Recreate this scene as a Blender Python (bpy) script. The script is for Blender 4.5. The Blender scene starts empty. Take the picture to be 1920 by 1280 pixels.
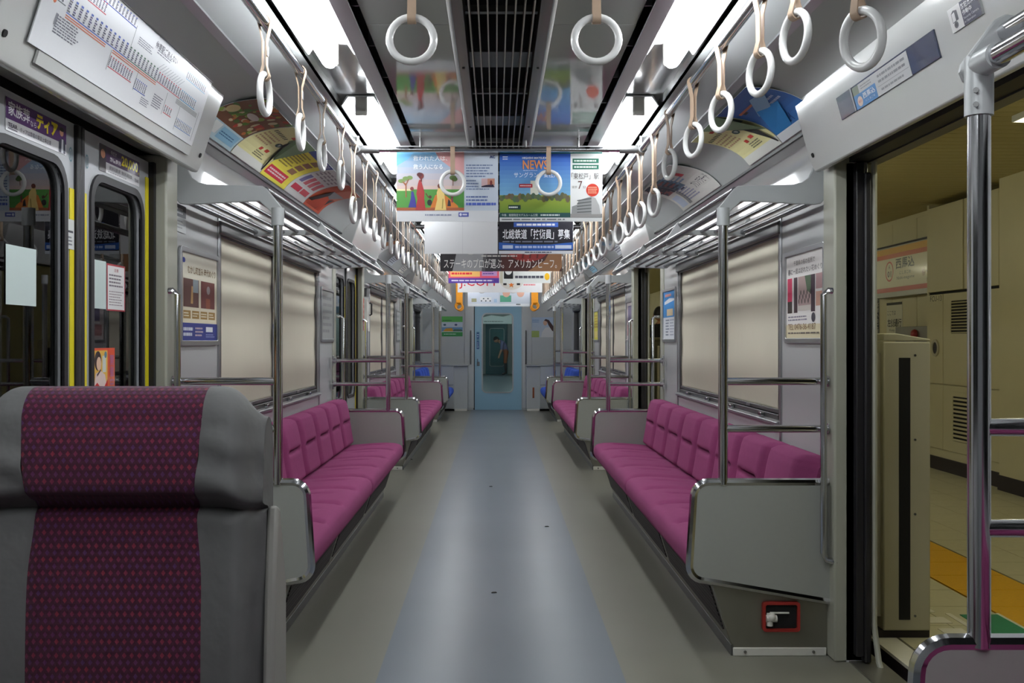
import bpy, math, random
from mathutils import Vector, Matrix
random.seed(11)
sc = bpy.context.scene
col = sc.collection
PI = math.pi

# ---------------------------------------------------------------- camera, world, exposure
CAMX, CAMH, FPX = -0.017, 1.20, 1870.0
cd = bpy.data.cameras.new('camera')
cam = bpy.data.objects.new('camera', cd); col.objects.link(cam)
cam.location = (CAMX, 0, CAMH); cam.rotation_euler = (PI / 2, 0, 0)
cd.sensor_width = 36; cd.lens = 36 * FPX / 1920
cd.shift_x = 30 / 1920; cd.shift_y = -2 / 1920
cd.clip_start = 0.03; cd.clip_end = 120
sc.camera = cam
w = bpy.data.worlds.new('world'); sc.world = w; w.use_nodes = True
w.node_tree.nodes['Background'].inputs[0].default_value = (0.5, 0.55, 0.5, 1)
w.node_tree.nodes['Background'].inputs[1].default_value = 0.004
vs = sc.view_settings
vs.view_transform = 'Standard'; vs.look = 'None'; vs.gamma = 1; vs.exposure = 0.0; vs.use_curve_mapping = False
LAMP = 35.0          # car tube radiance
PLAMP = 35.0          # platform tube radiance
NLAMP = 26.0          # next car tube radiance
sc.cycles.max_bounces = 6; sc.cycles.diffuse_bounces = 4; sc.cycles.glossy_bounces = 3
sc.cycles.use_adaptive_sampling = True; sc.cycles.adaptive_threshold = 0.04
sc.cycles.transparent_max_bounces = 16; sc.cycles.caustics_reflective = False
sc.cycles.sample_clamp_indirect = 4.0

# ---------------------------------------------------------------- helpers
def s(r, g, b):
    f = lambda c: (c / 255 / 12.92) if c / 255 <= 0.04045 else ((c / 255 + 0.055) / 1.055) ** 2.4
    return (f(r), f(g), f(b), 1)

def mat(name, c, rough=0.5, metal=0.0, var=0.05, scale=6.0, bump=0.0, bscale=150.0, coat=0.0, sheen=0.0, spec=0.5,
        stretch=None, rvar=0.0):
    m = bpy.data.materials.new(name); m.use_nodes = True
    nt = m.node_tree; N = nt.nodes; L = nt.links; p = N['Principled BSDF']
    tc = N.new('ShaderNodeTexCoord'); mp = N.new('ShaderNodeMapping'); L.new(tc.outputs['Object'], mp.inputs[0])
    if stretch: mp.inputs['Scale'].default_value = stretch
    no = N.new('ShaderNodeTexNoise'); no.inputs['Scale'].default_value = scale; no.inputs['Detail'].default_value = 4
    L.new(mp.outputs[0], no.inputs['Vector'])
    mx = N.new('ShaderNodeMix'); mx.data_type = 'RGBA'
    mx.inputs[6].default_value = tuple(x * (1 - var) for x in c[:3]) + (1,)
    mx.inputs[7].default_value = tuple(min(1, x * (1 + var)) for x in c[:3]) + (1,)
    L.new(no.outputs[0], mx.inputs[0]); L.new(mx.outputs[2], p.inputs['Base Color'])
    p.inputs['Roughness'].default_value = rough; p.inputs['Metallic'].default_value = metal
    p.inputs['Specular IOR Level'].default_value = spec
    if rvar:
        mr = N.new('ShaderNodeMapRange'); mr.inputs[3].default_value = rough - rvar; mr.inputs[4].default_value = rough + rvar
        L.new(no.outputs[0], mr.inputs[0]); L.new(mr.outputs[0], p.inputs['Roughness'])
    if coat:
        p.inputs['Coat Weight'].default_value = coat; p.inputs['Coat Roughness'].default_value = 0.06
    if sheen:
        p.inputs['Sheen Weight'].default_value = sheen; p.inputs['Sheen Roughness'].default_value = 0.4
        p.inputs['Sheen Tint'].default_value = tuple(min(1, x * 2.0) for x in c[:3]) + (1,)
    if bump:
        n2 = N.new('ShaderNodeTexNoise'); n2.inputs['Scale'].default_value = bscale; n2.inputs['Detail'].default_value = 2
        L.new(mp.outputs[0], n2.inputs['Vector'])
        b = N.new('ShaderNodeBump'); b.inputs['Strength'].default_value = bump; b.inputs['Distance'].default_value = 0.01
        L.new(n2.outputs[0], b.inputs['Height']); L.new(b.outputs[0], p.inputs['Normal'])
    return m

def emit_mat(name, c, strength):
    m = bpy.data.materials.new(name); m.use_nodes = True
    p = m.node_tree.nodes['Principled BSDF']
    p.inputs['Base Color'].default_value = (0.9, 0.9, 0.9, 1)
    p.inputs['Emission Color'].default_value = c; p.inputs['Emission Strength'].default_value = strength
    return m

def glass_mat(name, tint=(0.9, 0.95, 0.95, 1), ior=1.5, rough=0.0):
    m = bpy.data.materials.new(name); m.use_nodes = True
    nt = m.node_tree; N = nt.nodes; L = nt.links; N.remove(N['Principled BSDF'])
    t = N.new('ShaderNodeBsdfTransparent'); t.inputs[0].default_value = tint
    g = N.new('ShaderNodeBsdfGlossy'); g.inputs['Roughness'].default_value = rough
    fr = N.new('ShaderNodeFresnel'); fr.inputs[0].default_value = ior
    mx = N.new('ShaderNodeMixShader')
    L.new(fr.outputs[0], mx.inputs[0]); L.new(t.outputs[0], mx.inputs[1]); L.new(g.outputs[0], mx.inputs[2])
    L.new(mx.outputs[0], N['Material Output'].inputs[0])
    return m

def ink_mat(name, rough=0.55, coat=0.0):
    m = bpy.data.materials.new(name); m.use_nodes = True
    nt = m.node_tree; N = nt.nodes; p = N['Principled BSDF']
    a = N.new('ShaderNodeAttribute'); a.attribute_name = 'Col'
    nt.links.new(a.outputs['Color'], p.inputs['Base Color'])
    p.inputs['Roughness'].default_value = rough; p.inputs['Specular IOR Level'].default_value = 0.35
    if coat: p.inputs['Coat Weight'].default_value = coat; p.inputs['Coat Roughness'].default_value = 0.1
    return m

def floor_mat():
    m = mat('floor_linoleum', s(150, 148, 138), 0.29, var=0.05, scale=3, bump=0.015, bscale=260, rvar=0.0, spec=0.07)
    nt = m.node_tree; N = nt.nodes; L = nt.links; p = N['Principled BSDF']
    old = p.inputs['Base Color'].links[0].from_socket
    tc = N.new('ShaderNodeTexCoord'); sp = N.new('ShaderNodeSeparateXYZ'); L.new(tc.outputs['Object'], sp.inputs[0])
    ab = N.new('ShaderNodeMath'); ab.operation = 'ABSOLUTE'; L.new(sp.outputs[0], ab.inputs[0])
    lt = N.new('ShaderNodeMath'); lt.operation = 'LESS_THAN'; lt.inputs[1].default_value = 0.44; L.new(ab.outputs[0], lt.inputs[0])
    fine = N.new('ShaderNodeTexNoise'); fine.inputs['Scale'].default_value = 420; fine.inputs['Detail'].default_value = 2
    L.new(tc.outputs['Object'], fine.inputs['Vector'])
    big = N.new('ShaderNodeTexNoise'); big.inputs['Scale'].default_value = 1.4; L.new(tc.outputs['Object'], big.inputs['Vector'])
    ad = N.new('ShaderNodeMath'); ad.operation = 'MULTIPLY_ADD'; ad.inputs[1].default_value = 0.5
    L.new(fine.outputs[0], ad.inputs[0])
    hf = N.new('ShaderNodeMath'); hf.operation = 'MULTIPLY'; hf.inputs[1].default_value = 0.6; L.new(big.outputs[0], hf.inputs[0]); L.new(hf.outputs[0], ad.inputs[2])
    cb = N.new('ShaderNodeMix'); cb.data_type = 'RGBA'
    cb.inputs[6].default_value = s(94, 100, 108); cb.inputs[7].default_value = s(115, 121, 129)
    L.new(ad.outputs[0], cb.inputs[0])
    cs = N.new('ShaderNodeMix'); cs.data_type = 'RGBA'
    cs.inputs[6].default_value = s(106, 105, 96); cs.inputs[7].default_value = s(129, 127, 117)
    L.new(ad.outputs[0], cs.inputs[0])
    mx = N.new('ShaderNodeMix'); mx.data_type = 'RGBA'
    L.new(lt.outputs[0], mx.inputs[0]); L.new(cs.outputs[2], mx.inputs[6]); L.new(cb.outputs[2], mx.inputs[7])
    L.new(mx.outputs[2], p.inputs['Base Color'])
    return m

def moquette_mat():
    m = bpy.data.materials.new('patterned_moquette'); m.use_nodes = True
    nt = m.node_tree; N = nt.nodes; L = nt.links; p = N['Principled BSDF']
    tc = N.new('ShaderNodeTexCoord'); sp = N.new('ShaderNodeSeparateXYZ'); L.new(tc.outputs['Object'], sp.inputs[0])
    def M2(op, a, b=None, c=None):
        n = N.new('ShaderNodeMath'); n.operation = op
        for i, x in enumerate((a, b, c)):
            if x is None: continue
            if isinstance(x, (int, float)): n.inputs[i].default_value = x
            else: L.new(x, n.inputs[i])
        return n.outputs[0]
    zz = M2('ADD', sp.outputs[2], M2('MULTIPLY', sp.outputs[1], 0.7))
    v = M2('MULTIPLY', zz, 1 / 0.0107)
    row = M2('FLOOR', v)
    odd = M2('MODULO', row, 2.0)
    u = M2('ADD', M2('MULTIPLY', sp.outputs[0], 1 / 0.0115), M2('MULTIPLY', odd, 0.5))
    du = M2('ABSOLUTE', M2('SUBTRACT', M2('FRACT', u), 0.5))
    dv = M2('ABSOLUTE', M2('SUBTRACT', M2('FRACT', v), 0.5))
    d = M2('ADD', M2('MULTIPLY', du, 1.2), M2('MULTIPLY', dv, 0.8))
    dot = M2('LESS_THAN', d, 0.36)
    r4 = M2('MODULO', M2('ADD', row, 400.0), 2.0)
    isred = M2('LESS_THAN', r4, 1.0)
    cell = N.new('ShaderNodeTexWhiteNoise'); cell.noise_dimensions = '2D'
    cmb = N.new('ShaderNodeCombineXYZ'); L.new(M2('FLOOR', u), cmb.inputs[0]); L.new(row, cmb.inputs[1]); L.new(cmb.outputs[0], cell.inputs['Vector'])
    c1 = N.new('ShaderNodeMix'); c1.data_type = 'RGBA'; c1.inputs[6].default_value = s(70, 30, 80); c1.inputs[7].default_value = s(118, 28, 48)
    L.new(isred, c1.inputs[0])
    cj = N.new('ShaderNodeMix'); cj.data_type = 'RGBA'; cj.inputs[7].default_value = s(92, 24, 70); L.new(c1.outputs[2], cj.inputs[6])
    L.new(M2('MULTIPLY', cell.outputs[0], 0.7), cj.inputs[0])
    c2 = N.new('ShaderNodeMix'); c2.data_type = 'RGBA'; c2.inputs[6].default_value = s(62, 10, 38)
    L.new(dot, c2.inputs[0]); L.new(cj.outputs[2], c2.inputs[7]); L.new(c2.outputs[2], p.inputs['Base Color'])
    p.inputs['Roughness'].default_value = 0.9; p.inputs['Sheen Weight'].default_value = 0.15
    b = N.new('ShaderNodeBump'); b.inputs['Strength'].default_value = 0.35; b.inputs['Distance'].default_value = 0.002
    L.new(d, b.inputs['Height']); L.new(b.outputs[0], p.inputs['Normal'])
    return m

def mesh_mat(name):                                  # perforated heater cover
    m = mat(name, s(120, 118, 110), 0.6, 0.1, spec=0.2)
    nt = m.node_tree; N = nt.nodes; L = nt.links; p = N['Principled BSDF']
    tc = N.new('ShaderNodeTexCoord'); mp = N.new('ShaderNodeMapping'); L.new(tc.outputs['Object'], mp.inputs[0])
    mp.inputs['Rotation'].default_value = (PI / 4, 0, 0)
    ck = N.new('ShaderNodeTexChecker'); ck.inputs['Scale'].default_value = 85
    ck.inputs[1].default_value = s(14, 12, 14); ck.inputs[2].default_value = s(92, 86, 88)
    L.new(mp.outputs[0], ck.inputs['Vector']); L.new(ck.outputs[0], p.inputs['Base Color'])
    return m

MT = {}
MT['wall'] = mat('wall_panel_grey', s(186, 187, 187), 0.32, 0.0, 0.03, 2.2, bump=0.10, bscale=5, coat=0.2)
MT['wall_end'] = mat('end_wall_grey', s(184, 188, 188), 0.4, 0, 0.03, 2)
MT['gloss'] = mat('glossy_white_panel', s(205, 207, 206), 0.10, 0, 0.02, 3, bump=0.07, bscale=3.6, coat=0.6)
MT['cove'] = mat('cove_panel', s(176, 180, 178), 0.3, 0, 0.02, 3)
MT['head'] = mat('header_enamel', s(203, 204, 202), 0.18, 0, 0.02, 3, coat=0.4)
MT['post'] = mat('door_post_cream', s(170, 170, 156), 0.45, 0, 0.04, 5)
MT['alu'] = mat('aluminium', s(176, 178, 180), 0.3, 0.85, 0.03, 12, stretch=(1, 0.15, 1))
MT['alud'] = mat('dark_aluminium', s(108, 108, 108), 0.34, 0.7, 0.03, 10)
MT['pipe'] = mat('rack_pipe_steel', s(120, 120, 124), 0.24, 0.95, 0.03, 10)
MT['chrome'] = mat('polished_steel', s(205, 205, 208), 0.13, 1.0, 0.04, 20)
MT['steel'] = mat('brushed_steel', s(150, 148, 138), 0.35, 0.8, 0.08, 14, stretch=(1, 1, 0.2))
MT['rack'] = mat('rack_enamel', s(196, 199, 200), 0.35, 0.15, 0.03, 6)
MT['rubber'] = mat('black_rubber', s(26, 24, 28), 0.5, 0, 0.1, 9)
MT['black'] = mat('black_void', s(10, 9, 11), 0.8, 0, 0.05, 4)
MT['door'] = mat('door_leaf_grey', s(176, 178, 182), 0.36, 0.1, 0.03, 3, coat=0.15)
MT['yellow'] = mat('yellow_tape', s(222, 206, 30), 0.45, 0, 0.04, 20)
MT['panel'] = mat('partition_laminate', s(158, 160, 154), 0.45, 0, 0.03, 60)
MT['plum'] = mat('plum_velour', s(136, 56, 102), 0.95, 0, 0.10, 35, bump=0.25, bscale=500, sheen=0.25)
MT['blue'] = mat('blue_velour', s(50, 82, 176), 0.95, 0, 0.10, 35, bump=0.2, bscale=500, sheen=0.4)
MT['mesh'] = mesh_mat('heater_mesh')
MT['blind'] = mat('cream_blind', s(212, 206, 186), 0.65, 0, 0.04, 2.5, bump=0.25, bscale=5.5, stretch=(1, 1, 0.6))
MT['floor'] = floor_mat()
MT['ceil'] = mat('ceiling_panel_grey', s(146, 148, 146), 0.075, 0, 0.03, 4, spec=0.9)
MT['ceil2'] = mat('ceiling_side_white', s(182, 186, 186), 0.2, 0, 0.03, 3, coat=0.3)
MT['slat'] = mat('grille_slat', s(170, 164, 152), 0.4, 0.3, 0.05, 8)
MT['gframe'] = mat('grille_frame', s(112, 110, 106), 0.38, 0.4, 0.05, 5)
MT['baffle'] = mat('grille_baffle', s(150, 148, 144), 0.45, 0.2, 0.05, 5)
MT['pan'] = mat('lamp_reflector', s(235, 236, 236), 0.4, 0, 0.02, 5)
MT['tube'] = emit_mat('fluorescent_tube', (0.93, 0.97, 1.0, 1), LAMP)
MT['ptube'] = emit_mat('platform_tube', (1.0, 0.98, 0.72, 1), PLAMP)
MT['ntube'] = emit_mat('next_car_tube', (0.75, 1.0, 0.95, 1), NLAMP)
MT['ring'] = mat('ring_plastic', s(226, 226, 224), 0.22, 0, 0.02, 30, coat=0.3)
MT['strap'] = mat('strap_tan', s(172, 148, 126), 0.6, 0, 0.08, 40)
MT['orange'] = mat('strap_orange', s(236, 152, 18), 0.5, 0, 0.06, 30)
MT['paper'] = mat('poster_paper', s(228, 230, 232), 0.5, 0, 0.02, 12, bump=0.05, bscale=9)
MT['ink'] = ink_mat('poster_print')
MT['sign'] = ink_mat('glossy_print', 0.3, 0.2)
MT['bluedoor'] = mat('blue_door_enamel', s(140, 178, 198), 0.35, 0.1, 0.05, 3)
MT['glass'] = glass_mat('window_glass')
MT['dglass'] = glass_mat('dark_window_glass', (0.62, 0.64, 0.62, 1), 1.6)
MT['red'] = mat('red_paint', s(150, 40, 34), 0.45, 0, 0.06, 20)
MT['white'] = mat('white_plastic', s(222, 220, 212), 0.4, 0, 0.03, 20)
MT['greyfab'] = mat('grey_seat_vinyl', s(96, 96, 95), 0.7, 0, 0.16, 14, bump=0.15, bscale=40)
MT['moq'] = moquette_mat()
MT['shell'] = mat('seat_shell_plastic', s(150, 148, 142), 0.5, 0, 0.04, 10)
MT['pcream'] = mat('platform_cream_enamel', s(206, 198, 160), 0.45, 0, 0.05, 4)
MT['gate'] = mat('gate_enamel', s(186, 180, 154), 0.5, 0, 0.04, 6)
MT['tile'] = mat('platform_tile', s(196, 190, 158), 0.4, 0, 0.10, 30, spec=0.5)
MT['ytile'] = mat('tactile_yellow', s(222, 166, 24), 0.5, 0, 0.12, 60, bump=0.4, bscale=130)
MT['green'] = mat('green_marking', s(22, 120, 84), 0.5, 0, 0.08, 30)
MT['wtile'] = mat('white_marking', s(220, 216, 200), 0.5, 0, 0.05, 20)
MT['dark'] = mat('dark_skirting', s(34, 24, 30), 0.5, 0, 0.1, 8)
MT['pslat'] = mat('platform_ceiling_slat', s(190, 180, 130), 0.5, 0, 0.05, 8)
MT['tunnel'] = mat('tunnel_concrete', s(44, 42, 40), 0.9, 0, 0.2, 3)
MT['teal'] = mat('next_car_teal', s(70, 120, 132), 0.4, 0, 0.05, 3)
MT['navy'] = mat('display_navy', s(46, 52, 78), 0.2, 0, 0.03, 10, coat=0.4)
MT['skin'] = mat('skin', s(196, 148, 120), 0.55, 0, 0.04, 20)
MT['hair'] = mat('hair', s(24, 18, 18), 0.6, 0, 0.2, 60)
MT['blackcloth'] = mat('black_cloth', s(24, 22, 26), 0.85, 0, 0.1, 30)
MT['shirt'] = mat('patterned_shirt', s(110, 110, 150), 0.85, 0, 0.6, 45)
MT['brown'] = mat('brown_cloth', s(150, 84, 52), 0.85, 0, 0.2, 20)
MT['litter'] = mat('litter_dark', s(34, 30, 28), 0.8)

ORIG = {}      # object -> world origin used for its mesh coordinates
KIDS = {}

class MB:
    def __init__(self, sx=1):
        self.v = []; self.f = []; self.m = []; self.sx = sx
    def add(self, vs, fs, m=0):
        b = len(self.v); self.v += [tuple(p) for p in vs]
        for q in fs: self.f.append(tuple(b + i for i in q)); self.m.append(m)
        return self
    def box(self, x0, x1, y0, y1, z0, z1, m=0):
        x0, x1 = min(x0, x1), max(x0, x1); y0, y1 = min(y0, y1), max(y0, y1); z0, z1 = min(z0, z1), max(z0, z1)
        return self.add([(x0, y0, z0), (x1, y0, z0), (x1, y1, z0), (x0, y1, z0), (x0, y0, z1), (x1, y0, z1), (x1, y1, z1), (x0, y1, z1)],
                        [(0, 3, 2, 1), (4, 5, 6, 7), (0, 1, 5, 4), (1, 2, 6, 5), (2, 3, 7, 6), (3, 0, 4, 7)], m)
    def prism(self, poly, ax, a, b, m=0):
        """poly: 2D points; ax 'y': (x,z) along y, 'x': (y,z) along x, 'z': (x,y) along z"""
        n = len(poly)
        P = {'y': lambda p, t: (p[0], t, p[1]), 'x': lambda p, t: (t, p[0], p[1]), 'z': lambda p, t: (p[0], p[1], t)}[ax]
        ar = sum(poly[i][0] * poly[(i + 1) % n][1] - poly[(i + 1) % n][0] * poly[i][1] for i in range(n))
        pl = list(poly) if ar > 0 else list(poly)[::-1]
        vs = [P(p, a) for p in pl] + [P(p, b) for p in pl]
        fs = [tuple(range(n)), tuple(range(2 * n - 1, n - 1, -1))] + [(i, n + i, n + (i + 1) % n, (i + 1) % n) for i in range(n)]
        if ax != 'y': fs = [q[::-1] for q in fs]
        if a > b: fs = [q[::-1] for q in fs]
        return self.add(vs, fs, m)
    def tube(self, pts, r, n=10, closed=False, m=0, caps=True):
        pts = [Vector(p) for p in pts]; k = len(pts); rs = r if isinstance(r, (list, tuple)) else [r] * k
        T = []
        for i in range(k):
            if closed: t = pts[(i + 1) % k] - pts[i - 1]
            else: t = pts[min(i + 1, k - 1)] - pts[max(i - 1, 0)]
            T.append(t.normalized())
        ref = Vector((0, 0, 1)) if abs(T[0].z) < 0.9 else Vector((1, 0, 0))
        nn = (ref - T[0] * ref.dot(T[0])).normalized()
        vs = []; fs = []
        for i in range(k):
            nn = (nn - T[i] * nn.dot(T[i])).normalized(); bb = T[i].cross(nn)
            for j in range(n):
                a = 2 * PI * j / n; vs.append(pts[i] + (nn * math.cos(a) + bb * math.sin(a)) * rs[i])
        for i in range(k if closed else k - 1):
            i2 = (i + 1) % k
            for j in range(n):
                fs.append((i * n + j, i * n + (j + 1) % n, i2 * n + (j + 1) % n, i2 * n + j))
        if caps and not closed:
            fs.append(tuple(range(n))[::-1]); fs.append(tuple((k - 1) * n + j for j in range(n)))
        return self.add(vs, fs, m)
    def cyl(self, p0, p1, r, n=12, m=0): return self.tube([p0, p1], r, n, m=m)
    def grid(self, fn, nu, nv, m=0, flip=False, cu=False):
        vs = [fn(i / nu, j / nv) for i in range(nu + 1) for j in range(nv + 1)]
        fs = []
        for i in range(nu):
            for j in range(nv):
                q = (i * (nv + 1) + j, (i + 1) * (nv + 1) + j, (i + 1) * (nv + 1) + j + 1, i * (nv + 1) + j + 1)
                fs.append(q[::-1] if flip else q)
        return self.add(vs, fs, m)
    def ball(self, c, r, nu=12, nv=8, m=0):
        rx, ry, rz = r if isinstance(r, (tuple, list)) else (r, r, r)
        return self.grid(lambda a, b: (c[0] + rx * math.cos(2 * PI * a) * math.sin(PI * b), c[1] + ry * math.sin(2 * PI * a) * math.sin(PI * b), c[2] - rz * math.cos(PI * b)), nu, nv, m)
    def build(self, name, mats, parent=None, smooth=35, bevel=0, orig=None):
        if isinstance(mats, str): mats = [mats]
        o = orig if orig is not None else (ORIG[parent.name] if parent else Vector((0, 0, 0)))
        sx = self.sx
        vs = [(p[0] * sx - o[0], p[1] - o[1], p[2] - o[2]) for p in self.v]
        fs = self.f if sx > 0 else [q[::-1] for q in self.f]
        me = bpy.data.meshes.new(name); me.from_pydata(vs, [], fs); me.update()
        for k in mats: me.materials.append(MT[k])
        if len(mats) > 1: me.polygons.foreach_set('material_index', self.m)
        if smooth:
            me.shade_smooth(); me.set_sharp_from_angle(angle=math.radians(smooth))
        ob = bpy.data.objects.new(name, me); col.objects.link(ob)
        ORIG[ob.name] = Vector(o)
        if parent: ob.parent = parent; KIDS.setdefault(parent.name, []).append(ob)
        else: ob.location = o
        if bevel:
            b = ob.modifiers.new('bevel', 'BEVEL'); b.width = bevel; b.segments = 2; b.limit_method = 'ANGLE'; b.angle_limit = math.radians(40)
        return ob

def tag(o, label, cat, group=None):
    o['label'] = label; o['category'] = cat
    if group: o['group'] = group
    return o
def struct(o, label=None):
    o['kind'] = 'structure'
    if label: o['label'] = label
    return o
def thing(name, loc, label=None, cat=None, group=None):
    o = bpy.data.objects.new(name, None); col.objects.link(o); o.location = loc; o.empty_display_size = 0.05
    ORIG[o.name] = Vector(loc)
    if label: tag(o, label, cat, group)
    return o
def dup(root, dloc, label=None, group=None, parent=None, rotz=None, abs_loc=None):
    r = root.copy(); col.objects.link(r)
    if parent is None:
        if abs_loc is not None: r.location = abs_loc
        else: r.location = Vector(root.location) + Vector(dloc)
        if rotz is not None: r.rotation_euler = (0, 0, rotz)
        if label: r['label'] = label
        if group: r['group'] = group
    else: r.parent = parent
    ORIG[r.name] = Vector(r.location)
    KIDS[r.name] = []
    for c in KIDS.get(root.name, []): KIDS[r.name].append(dup(c, None, parent=r))
    return r
def share(mesh_ob, name, parent, loc=(0, 0, 0)):      # another object on the same mesh data
    o = bpy.data.objects.new(name, mesh_ob.data); col.objects.link(o); o.location = loc
    if parent: o.parent = parent; KIDS.setdefault(parent.name, []).append(o); ORIG[o.name] = ORIG[parent.name]
    return o
ORD = 'first second third fourth fifth sixth seventh eighth ninth tenth eleventh twelfth thirteenth fourteenth fifteenth sixteenth seventeenth eighteenth nineteenth twentieth twenty-first twenty-second twenty-third twenty-fourth twenty-fifth twenty-sixth twenty-seventh twenty-eighth twenty-ninth thirtieth thirty-first thirty-second thirty-third thirty-fourth thirty-fifth'.split()
SIDE = {1: 'platform side', -1: 'closed-door side'}

# ---- text and flat print
_tcache = {}
_tc = bpy.data.curves.new('glyphs', 'FONT'); _tc.resolution_u = 2; _to = bpy.data.objects.new('glyphs', _tc); col.objects.link(_to)
def glyphs(txt, bold=0.0, vertical=False):
    k = (txt, bold, vertical)
    if k in _tcache: return _tcache[k]
    _tc.body = '\n'.join(txt) if vertical else txt; _tc.offset = bold; _tc.align_x = 'CENTER' if vertical else 'LEFT'
    bpy.context.view_layer.update()
    me = _to.evaluated_get(bpy.context.evaluated_depsgraph_get()).to_mesh()
    v = [(p.co.x, p.co.y) for p in me.vertices]; f = [tuple(p.vertices) for p in me.polygons]
    _to.evaluated_get(bpy.context.evaluated_depsgraph_get()).to_mesh_clear()
    if v:
        x0 = min(p[0] for p in v); x1 = max(p[0] for p in v); y0 = min(p[1] for p in v); y1 = max(p[1] for p in v)
        v = [((p[0] - x0) / max(1e-6, x1 - x0), (p[1] - y0) / max(1e-6, y1 - y0)) for p in v]
    _tcache[k] = (v, f); return v, f

class Art:
    """flat print on a sheet w x h metres; coordinates run 0..w, 0..h as seen by the reader"""
    def __init__(self, w, h): self.w = w; self.h = h; self.v = []; self.f = []; self.c = []
    def _add(self, pts, faces, c, lay):
        b = len(self.v); self.v += [(x, y, lay) for x, y in pts]
        for q in faces: self.f.append(tuple(b + i for i in q)); self.c.append(c)
    def rect(self, x0, y0, x1, y1, c, lay=1, nx=None, ny=None, c2=None):
        """fractions of w,h; c2: colour at the top (vertical blend)"""
        x0 *= self.w; x1 *= self.w; y0 *= self.h; y1 *= self.h
        ny = ny or max(1, int(abs(y1 - y0) / 0.03)); nx = nx or 1
        if c2: ny = max(ny, 10)
        for j in range(ny):
            ya = y0 + (y1 - y0) * j / ny; yb = y0 + (y1 - y0) * (j + 1) / ny
            cc = c if not c2 else tuple(c[i] + (c2[i] - c[i]) * (j + 0.5) / ny for i in range(4))
            self._add([(x0, ya), (x1, ya), (x1, yb), (x0, yb)], [(0, 1, 2, 3)], cc, lay)
        return self
    def poly(self, pts, c, lay=2):
        pts = [(x * self.w, y * self.h) for x, y in pts]; n = len(pts)
        ar = sum(pts[i][0] * pts[(i + 1) % n][1] - pts[(i + 1) % n][0] * pts[i][1] for i in range(n))
        if ar < 0: pts = pts[::-1]
        self._add(pts, [tuple(range(n))], c, lay); return self
    def ell(self, cx, cy, rx, ry, c, lay=2, n=20):
        return self.poly([(cx + rx * math.cos(2 * PI * i / n), cy + ry * math.sin(2 * PI * i / n)) for i in range(n)], c, lay)
    def text(self, t, x0, y0, x1, y1, c, lay=4, bold=0.0, vertical=False):
        v, f = glyphs(t, bold, vertical)
        if not v: return self
        self._add([((x0 + (x1 - x0) * a) * self.w, (y0 + (y1 - y0) * b) * self.h) for a, b in v], f, c, lay); return self
    def lines(self, x0, y0, x1, y1, n, c, lay=3, fill=0.45, short=0.3):
        for i in range(n):
            yc = y1 - (y1 - y0) * (i + 0.5) / n; hh = (y1 - y0) / n * fill / 2
            xe = x1 - (x1 - x0) * random.random() * short; x = x0
            while x < xe:
                L = min(xe - x, (x1 - x0) * random.uniform(0.04, 0.16)); self._add([(p * self.w, q * self.h) for p, q in ((x, yc - hh), (x + L, yc - hh), (x + L, yc + hh), (x, yc + hh))], [(0, 1, 2, 3)], c, lay)
                x += L + (x1 - x0) * 0.02
        return self
    def build(self, name, P, parent, mat='ink', sx=1):
        """P(u, v, layer) -> world point"""
        o = ORIG[parent.name]
        vs = [tuple(Vector(P(x, y, l)) - o) for x, y, l in self.v]
        me = bpy.data.meshes.new(name); me.from_pydata(vs, [], self.f); me.update()
        at = me.attributes.new('Col', 'FLOAT_COLOR', 'FACE')
        at.data.foreach_set('color', [x for c in self.c for x in c])
        me.materials.append(MT[mat])
        ob = bpy.data.objects.new(name, me); col.objects.link(ob); ob.parent = parent; ORIG[ob.name] = o
        KIDS.setdefault(parent.name, []).append(ob)
        return ob
def plane_map(o, U, V, N, step=0.00035):
    o = Vector(o); U = Vector(U); V = Vector(V); N = Vector(N)
    return lambda u, v, l: o + U * u + V * v + N * (l * step)

# ================================================================ the carriage shell
XW, ZC, PER = 1.29, 2.20, 5.45
Y0, YE = -1.70, 17.26
DOORS = [(2.42, 3.72), (7.87, 9.17), (13.32, 14.62)]
BAYS = [(Y0, 2.42), (3.72, 7.87), (9.17, 13.32), (14.62, YE)]
WIN = [(-1.0, 1.6), (4.60, 7.12), (10.05, 12.57), (15.35, 16.75)]
WZ0, WZ1 = 0.83, 1.70

fl = MB().box(-1.42, 1.42, Y0, YE + 0.05, -0.06, 0).build('floor', 'floor', smooth=0)
struct(fl, 'glossy blue-grey and beige linoleum floor of the carriage')
for sx in (1, -1):                                   # door sills
    for a, b in DOORS:
        q = MB(sx).box(1.30, 1.42, a, b, 0.0, 0.006).build('sill_plate', 'steel', fl, smooth=0)

def arc_pts(n=14):
    B, C, T = (1.205, 2.028), (1.125, 2.155), (0.885, 2.162)
    return [tuple((1 - t) ** 2 * B[i] + 2 * t * (1 - t) * C[i] + t * t * T[i] for i in (0, 1)) for t in [k / n for k in range(n + 1)]]
ARC = arc_pts(40)
_al = [0.0]
for i in range(40): _al.append(_al[-1] + math.dist(ARC[i], ARC[i + 1]))
ARCL = _al[-1]
def arc_at(d):
    d = max(0, min(ARCL - 1e-6, d))
    for i in range(40):
        if _al[i + 1] >= d:
            t = (d - _al[i]) / (_al[i + 1] - _al[i])
            p = tuple(ARC[i][k] + (ARC[i + 1][k] - ARC[i][k]) * t for k in (0, 1))
            tx, tz = ARC[i + 1][0] - ARC[i][0], ARC[i + 1][1] - ARC[i][1]; L = math.hypot(tx, tz)
            return p, (tz / L * -1 if False else -abs(tz) / L, -abs(tx) / L)
WALLS = {}
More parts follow.
